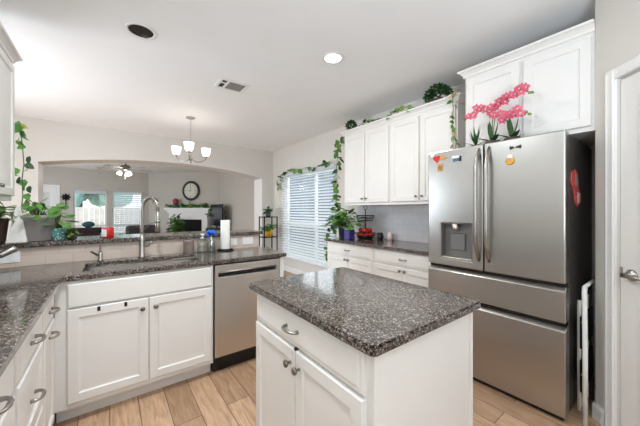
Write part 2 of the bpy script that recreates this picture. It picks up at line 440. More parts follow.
# bar half wall, tiled on the kitchen side
hw = MB(); hw.box(-.88, 1.30, 2.84, 2.97, 0, 1.045); o = struct(hw.build('wall_bar', 'wall'))
struct(MB().box(-.878, 1.296, 2.83, 2.8399, .9145, 1.0445).build('trim_1', 'tilebar'))
struct(MB().box(3.031, 3.0395, 1.05, 3.07, .9145, 1.369).build('trim_2', 'tileright'))
# baseboards
bp = [(0, 0), (.014, 0), (.014, .085), (.008, .1), (0, .1)]
struct(MB().molding([(2.45, .36, 0), tuple(pw(0, 0, 0)), tuple(pw(.08, 0, 0))], bp, 1).build('baseboard_pantry', 'trim', fix=True))
struct(MB().molding([(3.0395, 5.85, 0), (3.0395, 3.08, 0)], bp, 1).build('baseboard_right', 'trim', fix=True))
struct(MB().molding([(2.76, 5.85, 0), (3.03, 5.85, 0)], bp, 1).build('baseboard_back', 'trim', fix=True))

def window(name, horiz, a0, a1, z0, z1, p, inward, mull, rail):
    """frame, sashes, glass and sill; horiz: 'X' or 'Y' running direction, p the wall's room face, inward the unit towards the room"""
    def bx(mb, u0, u1, zz0, zz1, d0, d1):
        q0, q1 = sorted((p+inward*d0, p+inward*d1))
        if horiz == 'Y': mb.box(q0, q1, u0, u1, zz0, zz1)
        else: mb.box(u0, u1, q0, q1, zz0, zz1)
    fr = MB(); t = .045
    for (u0, u1, b0, b1) in ((a0, a0+t, z0, z1), (a1-t, a1, z0, z1), (a0+t, a1-t, z0, z0+t), (a0+t, a1-t, z1-t, z1)): bx(fr, u0, u1, b0, b1, -.10, -.05)
    for m in mull: bx(fr, m-.02, m+.02, z0+t, z1-t, -.10, -.05)
    bx(fr, a0+t, a1-t, rail-.03, rail+.03, -.095, -.055)
    o = struct(fr.build(name, 'trim'))
    g = MB(); bx(g, a0+t, a1-t, z0+t, z1-t, -.078, -.073); pg = g.build('window_pane', 'glass', o); struct(pg)
    sl = MB(); bx(sl, a0-.03, a1+.03, z0-.03, z0-.001, -.02, .035); struct(sl.build('window_sill', 'trim', o))
    return o
window('window_1', 'Y', WY0, WY1, WZ0, WZ1, 3.04, -1, [4.25], 1.03)
window('window_2', 'X', -.945, -.085, .45, 1.96, 12.0, -1, [], .78)
window('window_3', 'X', .065, .95, .45, 1.96, 12.0, -1, [], .78)

# doors
def door_leaf(name, o0, u, n, w_, h_, panels, parent=None):
    mb = MB(); t = .035
    o0, u, n = V(o0), V(u), V(n); z = V((0, 0, 1))
    mb.rings(o0, u, z, n, w_, h_, [(0, 0), (0, t), (.004, t)])
    for (a, b, ww, hh) in panels:
        mb.rings(o0+u*a+z*b+n*(t-.001), u, z, n, ww, hh, [(0, 0), (0, .006), (.012, .010), (.028, .003), (.05, .007)])
    return mb.build(name, 'cab', parent)
d = struct(door_leaf('door_1', pw(DS0+.004, .008, -.05), dv, nv, .742, DZ-.02, [(.11, .95, .52, .98), (.11, .12, .52, .68)]))
hb = MB(); hc = V(pw(.222, .95, -.015))
hb.lathe(hc, [(.033, 0), (.033, .006), (.026, .012), (.014, .016), (.013, .05), (.010, .052)], nv, 20)
hb.tube([hc+nv*.045, hc+nv*.048+dv*.02, hc+nv*.046+dv*.06, hc+nv*.042+dv*.12], [.012, .012, .009, .008], 10)
hb.build('handle', 'steelh', d)
MB().box(-.012, .012, -.002, .002, -.03, .03, mtx=Matrix.Translation(V(pw(.157, .955, -.0145)))@Matrix.Rotation(PI/4, 4, 'Z')).build('strike_plate', 'steelh', d)
cs = MB()
cw = .062
for (s0, s1, z0, z1) in ((DS0-cw, DS0, 0, DZ+cw), (DS1, DS1+cw, 0, DZ+cw), (DS0, DS1, DZ, DZ+cw)):
    cs.rings(pw(s0, z0, 0), dv, (0, 0, 1), nv, s1-s0, z1-z0, [(0, 0), (0, .014), (.01, .02), (.02, .017)])
struct(cs.build('trim_3', 'trim'))
d2 = struct(MB().rings((-2.14, 12.03, .01), (1, 0, 0), (0, 0, 1), (0, -1, 0), .80, 2.015, [(0, 0), (0, .04), (.14, .04), (.15, .03)]).build('door_2', 'trim'))
MB().box(-1.99, -1.49, 11.984, 11.988, .9, 1.86).build('door_pane', 'glass', d2)['kind'] = 'structure'
cz = MB()
for (u0, u1, z0, z1) in ((-2.22, -2.15, 0, 2.1), (-1.33, -1.26, 0, 2.1), (-2.15, -1.33, 2.03, 2.1)): cz.box(u0, u1, 11.98, 11.9995, z0, z1)
struct(cz.build('trim_4', 'trim'))

# ------------------------------------------------------------------ cabinet helpers
FR = [(0, 0), (0, .016), (.004, .02), (.052, .02), (.058, .013), (.066, .011)]      # framed door with recessed field
DR = [(0, 0), (0, .014), (.008, .02)]                                             # drawer slab with eased edge
DR2 = [(0, 0), (0, .012), (.008, .016), (.016, .016), (.024, .02)]
def front(name, o, u, n, w_, h_, prof, parent):
    return MB().rings(o, u, (0, 0, 1), n, w_, h_, prof).build(name, 'cab', parent)
def knob(c, n, parent, r=.016):
    return MB().lathe(c, [(.008, -.001), (.0055, .004), (.0055, .014), (r*.8, .018), (r, .024), (r*.9, .030), (r*.4, .033)], n, 16).build('knob', 'pewter', parent)
def pull(c, u, n, parent, L=.078):
    c, u, n = V(c), V(u), V(n); mb = MB(); h = L/2
    mb.tube([c-u*h+n*-.001, c-u*h+n*.016, c-u*(h*.8)+n*.027, c-u*(h*.3)+n*.032, c+u*(h*.3)+n*.032, c+u*(h*.8)+n*.027, c+u*h+n*.016, c+u*h+n*-.001],
            [.0085, .0065, .0055, .007, .007, .0055, .0065, .0085], 10)
    return mb.build('pull', 'steelh', parent)
CROWN = [(0, 0), (.012, 0), (.016, .018), (.034, .04), (.046, .046), (.05, .06), (0, .06)]
Zv = V((0, 0, 1))

# ---- sink base cabinet
t = thing('sink_cabinet', (.22, 2.56, 0), 'white sink base cabinet with wide false front over two framed doors', 'cabinet')
b = MB(); b.box(-.262, .652, 2.272, 2.29, .10, .879); b.box(-.262, -.245, 2.29, 2.82, .10, .879); b.box(.636, .652, 2.29, 2.82, .10, .879); b.box(-.245, .636, 2.29, 2.82, .10, .118)
b.build('body', 'cab', t)
MB().box(-.262, .652, 2.345, 2.36, 0, .10).build('toe_kick', 'cab', t)
front('false_front', (-.205, 2.272, .715), (1, 0, 0), (0, -1, 0), .845, .147, DR, t)
for (x0, x1, kx) in ((-.205, .2145, .178), (.2195, .640, .256)):
    dd = front('door', (x0, 2.272, .135), (1, 0, 0), (0, -1, 0), x1-x0, .57, FR, t)
    knob((kx, 2.252, .64), (0, -1, 0), dd)
for cx_ in (-.055, .085):
    MB().box(cx_-.008, cx_+.008, 2.2495, 2.2545, .672, .700).build('child_lock', 'black', t)
# ---- dishwasher and end panel
t = thing('dishwasher', (.95, 2.56, 0), 'stainless steel dishwasher with recessed pocket handle beside the sink cabinet', 'dishwasher')
MB().box(.66, 1.24, 2.30, 2.80, .11, .872).build('tub', 'black', t)
dm = MB()
dm.grid([.664, .69, 1.205, 1.236], [.135, .772, .808, .868], {(1, 1)}, lambda u, v, k: (u, 2.258+.04*k, v))
dp = dm.build('door', 'steeldw', t, bevel=.004)
MB().box(.69, 1.205, 2.285, 2.2975, .772, .808).build('handle_recess', 'black', dp)
MB().tube([(.69, 2.262, .810), (1.205, 2.262, .810)], .007, 8).build('handle_lip', 'steelh', dp)
MB().box(.664, 1.236, 2.32, 2.335, .0, .132).build('toe_kick', 'black', t)
tag(MB().box(1.246, 1.284, 2.262, 2.825, 0, .879).build('end_panel', 'cab'), 'narrow white end panel closing the right end of the dishwasher', 'panel')

# ---- left run of base cabinets (fronts face +x)
def left_base(y0, y1, kind, label, ret=False):
    t = thing('base_cabinet', (-.56, (y0+y1)/2, 0), label, 'cabinet', 'base cabinets along the left wall')
    MB().box(-.87, -.268, y0+.001, y1-.001, .10, .879).build('body', 'cab', t)
    MB().box(-.36, -.345, y0+.001, y1-.001, 0, .10).build('toe_kick', 'cab', t)
    g = .022; u = (0, 1, 0); n = (1, 0, 0); W = y1-y0-2*g; ym = (y0+y1)/2
    dr = front('drawer', (-.268, y0+g, .712), u, n, W, .15, DR2, t); pull((-.248, ym, .785), u, n, dr)
    if kind == 'door':
        dd = front('door', (-.268, y0+g, .13), u, n, W, .57, FR, t); pull((-.248, ym, .655), u, n, dd)
    else:
        for z0, hh, zp in ((.415, .285, .555), (.13, .27, .27)):
            dd = front('drawer', (-.268, y0+g, z0), u, n, W, hh, FR, t); pull((-.248, ym, zp), u, n, dd)
    return t
left_base(1.84, 2.18, 'door', 'white base cabinet nearest the corner with drawer over single door')
left_base(1.36, 1.84, 'drawers', 'white base cabinet of three stacked drawers left of the corner one')
left_base(.86, 1.36, 'drawers', 'white base cabinet at the very left edge of the photo')
tag(MB().box(-.30, -.266, 2.181, 2.27, .10, .879).build('corner_filler', 'cab'), 'white filler strip in the inner corner between the two cabinet runs', 'panel')

# ---- granite tops
SX0, SX1, SY0, SY1 = -.14, .585, 2.345, 2.70
ct = MB(); ct.grid([-.875, -.222, SX0, SX1, 1.307], [.30, 2.245, SY0, SY1, 2.829], {(1, 0), (2, 0), (3, 0), (2, 2)}, lambda u, v, k: (u, v, .88+.034*k))
tag(ct.build('kitchen_countertop', 'granite', bevel=.006), 'L-shaped brown granite countertop holding the sink along the left and back', 'countertop')
tag(MB().box(-.875, 1.335, 2.80, 3.20, 1.046, 1.081, .006, 2).build('bar_top', 'granite'), 'raised brown granite bar ledge on the tiled half wall', 'countertop')
def rrect(x0, x1, y0, y1, r, z, n=5):
    P = []
    for (cx_, cy_, a0) in ((x1-r, y1-r, 0), (x0+r, y1-r, PI/2), (x0+r, y0+r, PI), (x1-r, y0+r, 1.5*PI)):
        for k in range(n+1): a = a0+PI/2*k/n; P.append((cx_+r*math.cos(a), cy_+r*math.sin(a), z))
    return P
IX0, IX1, IY0, IY1 = .602, 1.303, .545, 1.462
it = MB(); it.prism(rrect(IX0, IX1, IY0, IY1, .028, .88), (0, 0, .034), .007)
tag(it.build('island_countertop', 'granite'), 'speckled brown granite slab with rounded corners topping the island', 'countertop')
tag(MB().box(2.397, 3.030, 1.371, 3.085, .88, .914, .006, 2).build('counter_slab', 'granite'), 'dark granite countertop under the wall cabinets left of the fridge', 'countertop')

# ---- island
t = thing('kitchen_island', (.94, .99, 0), 'white kitchen island with one wide drawer over two doors, in the foreground', 'island')
ib = MB(); ib.box(.645, 1.27, .585, 1.425, .10, .879); ib.box(.70, 1.27, .60, 1.41, 0, .10); ib.build('body', 'cab', t)
pn = MB(); pn.rings((.645, .585, .0), (1, 0, 0), Zv, (0, -1, 0), .627, .879, [(0, 0), (0, .004), (.003, .006)])
pn.box(1.250, 1.272, .574, .585, 0, .879); pn.build('end_panel', 'cab', t)
dr = front('drawer', (.645, .612, .728), (0, 1, 0), (-1, 0, 0), .79, .142, DR2, t)
pull((.625, 1.03, .80), (0, 1, 0), (-1, 0, 0), dr, .09)
for (y0, y1, ky) in ((.612, 1.004, .972), (1.010, 1.402, 1.042)):
    dd = front('door', (.645, y0, .13), (0, 1, 0), (-1, 0, 0), y1-y0, .585, FR, t); knob((.625, ky, .652), (-1, 0, 0), dd)
MB().box(.624, .640, 1.000, 1.012, .716, .726).build('bumper', 'black', t)

# ---- right base cabinets
def right_base(y0, y1, label):
    t = thing('base_cabinet', (2.72, (y0+y1)/2, 0), label, 'cabinet', 'base cabinets on the right wall')
    MB().box(2.44, 3.030, y0+.001, y1-.001, .10, .879).build('body', 'cab', t)
    MB().box(2.51, 2.525, y0+.001, y1-.001, 0, .10).build('toe_kick', 'cab', t)
    g = .022; u = (0, 1, 0); n = (-1, 0, 0); W = y1-y0-2*g; ym = (y0+y1)/2
    dr = front('drawer', (2.44, y0+g, .722), u, n, W, .142, DR2, t); pull((2.42, ym, .795), u, n, dr)
    for k in (0, 1):
        dd = front('door', (2.44, y0+g+k*(W/2+.0015), .13), u, n, W/2-.0015, .575, FR, t); knob((2.42, ym+(-.03, .03)[k], .675), n, dd)
    return t
right_base(2.205, 3.065, 'white base cabinet under the pothos pot and tomatoes')
right_base(1.372, 2.203, 'white base cabinet between the fridge and the tomato one')
# ---- right wall cabinets
def crown(parent, path, side, z):
    MB().molding([(x, y, z) for x, y in path], CROWN, side).build('crown', 'cab', parent, fix=True)
def upper(y0, y1, path, label, ctop=2.375):
    t = thing('upper_cabinet', (2.88, (y0+y1)/2, 1.375), label, 'cabinet', 'wall cabinets beside the window')
    MB().box(2.722, 3.0395, y0+.0006, y1-.0006, 1.375, ctop).build('body', 'cab', t)
    g = .018; W = y1-y0-2*g; ym = (y0+y1)/2
    for k in (0, 1):
        dd = front('door', (2.722, y0+g+k*(W/2+.012), 1.41), (0, 1, 0), (-1, 0, 0), W/2-.012, ctop-1.41-.03, FR, t)
        knob((2.702, ym+(-.038, .038)[k], 1.462), (-1, 0, 0), dd, .013)
    crown(t, path, 1, ctop)
    return t
upper(2.19, 3.02, [(3.0395, 3.02), (2.722, 3.02), (2.722, 2.191)], 'white two-door wall cabinet next to the window')
upper(1.371, 2.19, [(2.722, 2.189), (2.722, 1.371), (3.0395, 1.371)], 'white two-door wall cabinet nearer the fridge under the bonsai')
t = thing('upper_cabinet', (2.75, .76, 1.82), 'tall deep white wall cabinet above the fridge', 'cabinet')
MB().box(2.45, 3.0395, .361, 1.165, 1.815, 2.44).build('body', 'cab', t)
for y0, y1 in ((.378, .742), (.764, 1.147)): front('door', (2.45, y0, 1.845), (0, 1, 0), (-1, 0, 0), y1-y0, .565, FR, t)
crown(t, [(3.0395, 1.165), (2.45, 1.165), (2.45, .361)], 1, 2.44)
# ---- left wall cabinet
t = thing('upper_cabinet', (-.72, 2.5, 1.37), 'white wall cabinet at the left edge above the granite corner', 'cabinet')
MB().box(-.8795, -.57, 2.05, 2.965, 1.375, 2.375).build('body', 'cab', t)
for y0, y1 in ((2.068, 2.50), (2.515, 2.947)):
    dd = front('door', (-.57, y0, 1.41), (0, 1, 0), (1, 0, 0), y1-y0, .935, FR, t)
    knob((-.55, 2.47 if y0 < 2.3 else 2.545, 1.462), (1, 0, 0), dd, .013)
MB().molding([(-.57, 2.05, 2.375), (-.57, 2.965, 2.375), (-.8795, 2.965, 2.375)], CROWN, 1).build('crown', 'cab', t, fix=True)

# ------------------------------------------------------------------ refrigerator
FX = 2.206; FY0, FYm0, FYm1, FY1 = .455, .9155, .9235, 1.368
t = thing('refrigerator', (2.6, .91, 0), 'stainless steel french door refrigerator with water dispenser and two lower drawers', 'refrigerator')
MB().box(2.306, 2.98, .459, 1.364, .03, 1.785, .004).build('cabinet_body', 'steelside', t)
MB().box(2.245, 2.90, .475, 1.35, .0, .03).build('base_grille', 'black', t)
dL = MB(); dL.grid([FYm1, 1.003, 1.252, FY1], [.857, .915, 1.203, 1.80], {(1, 1)}, lambda u, v, k: (FX+.09*k, u, v))
dl = dL.build('door', 'steel', t, bevel=.008)
rc = MB(); rc.box(FX+.062, FX+.066, 1.003, 1.252, .915, 1.203)
rc.box(FX+.004, FX+.062, 1.003, 1.007, .915, 1.203); rc.box(FX+.004, FX+.062, 1.248, 1.252, .915, 1.203); rc.box(FX+.004, FX+.062, 1.007, 1.248, 1.199, 1.203)
rc.build('dispenser_niche', 'niche', dl)
MB().box(FX+.003, FX+.062, 1.007, 1.248, .9155, .927, .003).build('drip_tray', 'steelh', dl)
MB().lathe((FX+.032, 1.14, 1.145), [(.03, 0), (.036, .012), (.04, .054)], (0, 0, 1), 20, sx=.8, sy=1.1).build('dispenser_nozzle', 'chrome', dl)
MB().box(FX+.045, FX+.056, 1.075, 1.195, .985, 1.12, .004).build('dispenser_paddle', 'niche', dl)
dr_ = MB().box(FX, FX+.09, FY0, FYm0, .857, 1.80).build('door', 'steel', t, bevel=.008)
for yy, par in ((.953, dl), (.882, dr_)):
    hm = MB(); P = []
    for k in range(13):
        q = k/12; P.append((FX+.004-.058*min(1, math.sin(PI*q)*2.2), yy, .93+.84*q))
    hm.tube(P, [.010]+[.0135]*11+[.010], 12, 1.0); hm.build('handle', 'steelh', par)
for z0, z1 in ((.618, .832), (.04, .585)):
    dm = MB(); dm.prism([(FX+.09, FY0, z0), (FX, FY0, z0), (FX, FY0, z1-.022), (FX+.028, FY0, z1), (FX+.09, FY0, z1)], (0, FY1-FY0, 0))
    dd = dm.build('freezer_drawer', 'steel', t, bevel=.004)
    MB().box(FX+.03, FX+.088, FY0+.004, FY1-.004, z1+.002, z1+.018).build('drawer_grip', 'black', dd)
for yy in (.50, 1.32): MB().box(2.24, 2.36, yy-.03, yy+.03, 1.786, 1.806, .004).build('hinge_cover', 'darkgrey', t)

# ------------------------------------------------------------------ sink and fittings
t = thing('sink', ((SX0+SX1)/2, (SY0+SY1)/2, .70), 'undermount stainless sink basin set into the granite by the bar wall', 'sink')
sm = MB()
def sinkrings():
    o = [(rrect(SX0-.012, SX1+.012, SY0-.012, SY1+.012, .05, .8795)), rrect(SX0+.004, SX1-.004, SY0+.004, SY1-.004, .05, .8795), rrect(SX0+.012, SX1-.012, SY0+.012, SY1-.012, .05, .70), rrect(SX0+.06, SX1-.06, SY0+.06, SY1-.06, .04, .69)]
    R = [[sm.bm.verts.new(p) for p in r] for r in o]; n = len(R[0])
    for i in range(3):
        for k in range(n): f_ = sm.bm.faces.new([R[i][k], R[i][(k+1) % n], R[i+1][(k+1) % n], R[i+1][k]]); f_.smooth = i == 1
    sm.bm.faces.new(R[3])
sinkrings(); sm.build('basin', 'steelh', t, fix=True)
MB().lathe((.22, 2.53, .688), [(.045, .004), (.04, .006), (.02, .003)], (0, 0, 1), 20).build('drain', 'chrome', t)
MB().box(.40, .575, 2.50, 2.53, .902, .916, .004).build('basin_ledge', 'steelh', t)

fx, fy = .216, 2.765
t = thing('kitchen_faucet', (fx, fy, .914), 'tall brushed nickel spring faucet rising behind the sink', 'faucet')
MB().lathe((fx, fy, .914), [(.028, 0), (.028, .008), (.021, .014), (.02, .13), (.017, .14), (.015, .20)], (0, 0, 1), 20).build('base', 'steelh', t)
mb = MB(); mb.tube([(fx+.018, fy, 1.005), (fx+.05, fy-.003, 1.01), (fx+.055, fy-.02, 1.02), (fx+.056, fy-.075, 1.045)], [.009, .009, .006, .005], 10); mb.build('lever', 'steelh', t)
sp = []
for k in range(17):
    q = k/16
    if q < .5: sp.append((fx, fy, 1.11+.20*q/.5))
    else:
        a = (q-.5)/.5*PI; sp.append((fx+.052*(1-math.cos(a)), fy-.046*(1-math.cos(a)), 1.31+.105*math.sin(a)))
mb = MB(); mb.tube(sp, .0125, 10)
coil = []
def along(q):
    q = max(0, min(.9999, q))*16; i = int(q); f_ = q-i; return V(sp[i])*(1-f_)+V(sp[i+1])*f_
for k in range(361):
    q = k/360; c = along(q); tg = (along(q+.01)-along(q-.01)).normalized(); xx = V((.66, .75, 0)); yy = tg.cross(xx)
    a = k/360*2*PI*34; coil.append(c+(xx*math.cos(a)+yy*math.sin(a))*.0145)
mb.tube(coil, .0028, 5); mb.build('spring_spout', 'steelh', t)
MB().lathe((fx+.104, fy-.092, 1.13), [(.014, 0), (.021, .006), (.019, .06), (.016, .10), (.0145, .18)], (0, 0, 1), 16).build('spray_head', 'steelh', t)
mb = MB(); mb.tube([(fx, fy, 1.13), (fx+.06, fy-.053, 1.20), (fx+.104, fy-.092, 1.215)], .0055, 8); mb.lathe((fx+.104, fy-.092, 1.205), [(.022, 0), (.022, .022)], (0, 0, 1), 16); mb.build('docking_arm', 'steelh', t)

t = thing('filter_faucet', (-.058, 2.755, .914), 'small slim nickel side faucet with slanted lever left of the tall one', 'faucet')
MB().lathe((-.058, 2.755, .914), [(.02, 0), (.019, .01), (.013, .02), (.013, .06), (.007, .07)], (0, 0, 1), 16).build('base', 'steelh', t)
mb = MB(); mb.tube([(-.058, 2.755, .975), (-.058, 2.755, 1.09), (-.056, 2.745, 1.115), (-.053, 2.72, 1.13), (-.05, 2.69, 1.125), (-.05, 2.675, 1.105)], .0055, 8); mb.build('spout', 'steelh', t)
mb = MB(); mb.tube([(-.066, 2.752, .955), (-.115, 2.735, .995)], [.006, .0075], 8); mb.build('lever', 'darkgrey', t)

def pump(c, z, parent, m, s=1.0):
    mb = MB(); mb.lathe((c[0], c[1], z), [(.014*s, 0), (.014*s, .014), (.005*s, .016), (.005*s, .034), (.016*s, .035), (.016*s, .046), (.006*s, .048)], (0, 0, 1), 14)
    mb.tube([(c[0], c[1], z+.041), (c[0], c[1]-.045*s, z+.037)], [.006*s, .004*s], 8); mb.build('pump', m, parent)
t = thing('soap_bottle', (.575, 2.755, .914), 'taupe ribbed soap bottle with pump right of the sink', 'bottle')
mb = MB(); prof = []
for k in range(13): prof.append((.047 if k % 2 else .044, .002+k*.0098))
mb.lathe((.575, 2.755, .914), [(.043, 0)]+prof+[(.02, .126)], (0, 0, 1), 20); mb.build('bottle_body', 'bronze', t); pump((.575, 2.755), 1.04, t, 'bronze')
t = thing('soap_bottle', (.692, 2.75, .914), 'clear glass soap bottle with white pump beside the taupe one', 'bottle')
MB().lathe((.692, 2.75, .914), [(.043, 0), (.047, .006), (.047, .10), (.03, .122), (.018, .126)], (0, 0, 1), 20).build('bottle_body', 'bottle', t); pump((.692, 2.75), 1.04, t, 'white', 1.1)
t = thing('glass_jar', (.765, 2.72, .914), 'clear glass jar holding the blue dish brush', 'jar')
MB().lathe((.765, 2.72, .914), [(.001, .006), (.034, .006), (.036, .11), (.038, .11), (.037, 0), (.001, 0)], (0, 0, 1), 20, cap=False).build('jar_body', 'bottle', t)
t = thing('dish_brush', (.768, 2.722, .922), 'blue scrubbing brush standing in the glass jar', 'brush')
MB().tube([(.768, 2.722, .922), (.766, 2.725, 1.06)], .006, 8).build('handle', 'white', t)
mb = MB()
for k in range(34):
    a = random.uniform(0, 2*PI); e = random.uniform(-.5, 1.3); dd = V((math.cos(a)*math.cos(e), math.sin(a)*math.cos(e), math.sin(e)))
    c = V((.765, 2.725, 1.082))+dd*.034; mb.ball(c, .014, sub=1)
mb.build('brush_head', 'bluespg', t)
t = thing('paper_towel_holder', (.905, 2.745, .914), 'dark metal paper towel stand with round base near the outlets', 'holder')
MB().lathe((.905, 2.745, .914), [(.076, 0), (.078, .006), (.07, .014), (.01, .016)], (0, 0, 1), 28).build('base', 'blackm', t)
MB().lathe((.905, 2.745, .928), [(.006, 0), (.006, .30), (.014, .305), (.018, .318), (.014, .332), (.004, .338)], (0, 0, 1), 14).build('pole', 'blackm', t)
tag(MB().lathe((.905, 2.745, .9305), [(.016, 0), (.043, 0), (.044, .004), (.044, .276), (.043, .28), (.016, .28), (.016, 0)], (0, 0, 1), 32, cap=False).build('paper_towel_roll', 'paper'), 'white paper towel roll standing upright on the dark stand', 'paper towel')

def outlet(x, w_, label, n=2):
    t = thing('wall_outlet', (x, 2.829, .985), label, 'outlet', 'outlets on the bar backsplash')
    MB().box(x-w_/2, x+w_/2, 2.8235, 2.8295, .945, 1.025, .002).build('cover_plate', 'white', t)
    for k in range(n):
        xx = x+(k-(n-1)/2)*.046
        MB().box(xx-.015, xx+.015, 2.8215, 2.8236, .955, 1.015, .001).build('socket', 'white', t)
outlet(1.02, .072, 'white single outlet plate just right of the paper towel roll', 1)
outlet(1.17, .118, 'white double outlet plate near the right end of the bar', 2)
outlet(-.56, .118, 'white outlet plate at the left end behind the pan handle', 2)

# ------------------------------------------------------------------ plants
def rdir(lo=-.3, hi=.8):
    a = random.uniform(0, 2*PI); e = random.uniform(lo, hi); return V((math.cos(a)*math.cos(e), math.sin(a)*math.cos(e), math.sin(e)))
def bushy(name, base, pot_prof, potm, label, n, spread, hgt, L, leafm, cat='plant', group=None, lift=0, potscale=(1, 1), extra=None):
    base = V(base); t = thing(name, base, label, cat, group)
    MB().lathe(base, pot_prof, (0, 0, 1), 28, sx=potscale[0], sy=potscale[1]).build('pot', potm, t)
    top = max(h for _, h in pot_prof); c = base+V((0, 0, top-.005))
    st = MB(); lf = MB()
    for k in range(n):
        d_ = rdir(-.1, 1.3); e = c+V((d_.x*spread*random.uniform(.4, 1), d_.y*spread*random.uniform(.4, 1), max(.02, d_.z)*hgt*random.uniform(.4, 1)+lift))
        m_ = c*.5+e*.5+V((0, 0, .03)); st.tube([c+V((d_.x, d_.y, 0))*.02-V((0, 0, .01)), m_, e], .0022, 5)
        out_ = V((d_.x, d_.y, random.uniform(-.7, .4))); lf.leaf(e, out_, (random.uniform(-.4, .4), random.uniform(-.4, .4), 1), L*random.uniform(.7, 1.15), L*random.uniform(.6, .85))
    if extra: extra(st, lf)
    st.build('stem', 'stem', t); lf.build('foliage', leafm, t)
    return t
def vine(name, path, label, n, L, leafm='leaf', r=.0035, cat='vine', group=None, jit=.03, down=-.5, mats=None):
    path = [V(p) for p in path]
    t = thing(name, path[0], label, cat, group)
    MB().tube(path, r, 6).build('stem', 'stem', t)
    lf = MB()
    for k in range(n):
        q = (k+random.random()*.6)/n*(len(path)-1); i = min(int(q), len(path)-2); f_ = q-i; p = path[i]*(1-f_)+path[i+1]*f_
        d_ = rdir(-1.0, .4); d_.z += down
        if mats: lf.mi = random.randrange(len(mats))
        lf.leaf(p+V((random.uniform(-jit, jit), random.uniform(-jit, jit), random.uniform(-jit, jit)*.5)), d_, rdir(.2, 1.2)+V((-.8, -.6, 0)), L*random.uniform(.7, 1.2), L*random.uniform(.65, .9))
    lf.build('foliage', mats or leafm, t)
    return t
# on the bar ledge, left
BZ = 1.0815
bushy('potted_plant', (-.437, 2.955, BZ), [(.10, 0), (.105, .006), (.108, .03), (.112, .034), (.128, .165), (.132, .168), (.132, .19), (.122, .19), (.118, .17)], 'greypot', 'green pothos in a wide grey pot on the bar ledge', 34, .17, .13, .06, 'leaf')
def hang(st, lf):
    for p, q in (((-.67, 2.82, 1.27), (-.56, 2.74, 1.24)),):
        st.tube([p, q], .002, 5)
bushy('potted_plant', (-.665, 2.90, BZ), [(.075, 0), (.08, .01), (.095, .15), (.10, .155), (.10, .17), (.09, .17)], 'darkpot', 'leafy plant in a brown woven pot at the left edge of the bar ledge', 60, .20, .15, .06, 'leaf')
bushy('potted_plant', (-.31, 2.90, BZ), [(.034, 0), (.04, .004), (.043, .085), (.038, .09)], 'tealpot', 'small plant in a teal dotted pot right of the grey pot', 18, .085, .20, .09, 'leaf')
bushy('potted_plant', (-.235, 2.875, BZ), [(.022, 0), (.03, .004), (.036, .04), (.03, .045)], 'darkpot', 'low light-green herb right of the teal dotted pot', 24, .05, .045, .045, 'leafpale')
cb = MB()
def sq(r, z): return [(-.517+sx*r, 2.862+sy*r*.8, BZ+z) for sx, sy in ((-1, -1), (1, -1), (1, 1), (-1, 1))]
def cone_obj():
    R = [[cb.bm.verts.new(p) for p in sq(r, z)] for r, z in ((.046, 0), (.049, .006), (.018, .215), (.010, .255), (.004, .262))]
    for i in range(4):
        for k in range(4): cb.bm.faces.new([R[i][k], R[i][(k+1) % 4], R[i+1][(k+1) % 4], R[i+1][k]])
    cb.bm.faces.new(R[0][::-1]); cb.bm.faces.new(R[-1])
cone_obj(); tag(cb.build('pyramid_ornament', 'concrete', fix=True), 'white stone pyramid ornament in front of the grey pot', 'ornament')
# pothos hanging by the left cabinet
vine('trailing_vine', [(-.565, 2.99, 1.95), (-.535, 3.02, 1.93), (-.53, 3.04, 1.82), (-.52, 3.04, 1.66), (-.53, 3.04, 1.54), (-.525, 3.03, 1.42), (-.53, 3.02, 1.30)], 'green and yellow vine hanging beside the left wall cabinet', 24, .068, mats=['leaf', 'leaf', 'leafyel', 'leafdark'], jit=.035)

# candle on the bar
t = thing('candle', (-.012, 2.90, BZ), 'red candle jar with white label on the bar ledge', 'candle')
MB().lathe((-.012, 2.90, BZ), [(.038, 0), (.041, .004), (.041, .078), (.036, .084)], (0, 0, 1), 24).build('jar', 'red', t)
mb = MB()
def strip(c, r, a0, a1, z0, z1):
    for k in range(8):
        A, B = a0+(a1-a0)*k/8, a0+(a1-a0)*(k+1)/8
        mb.f([(c[0]+r*math.cos(A), c[1]+r*math.sin(A), z0), (c[0]+r*math.cos(B), c[1]+r*math.sin(B), z0), (c[0]+r*math.cos(B), c[1]+r*math.sin(B), z1), (c[0]+r*math.cos(A), c[1]+r*math.sin(A), z1)])
strip((-.012, 2.90), .0418, 3.0, 4.5, BZ+.012, BZ+.072); mb.build('label', 'white', t)

# saucepan on the left counter: only its handle reaches into the picture
t = thing('saucepan', (-.70, 2.40, .914), 'steel saucepan whose long handle pokes in at the left edge', 'pan')
MB().lathe((-.70, 2.40, .914), [(.075, 0), (.08, .004), (.082, .10), (.085, .104), (.078, .104), (.076, .006), (.001, .005)], (0, 0, 1), 28).build('bowl', 'steelh', t)
mb = MB(); mb.tube([(-.632, 2.444, .99), (-.60, 2.465, 1.005), (-.545, 2.505, 1.03), (-.535, 2.512, 1.035)], [.008, .007, .007, .008], 10); mb.build('handle_stem', 'darkgrey', t)
mb = MB(); mb.lathe((-.538, 2.510, 1.033), [(.012, 0), (.020, .006), (.0225, .07), (.0225, .082), (.016, .088)], (.62, .47, .36), 18); mb.build('handle', 'steelh', t)

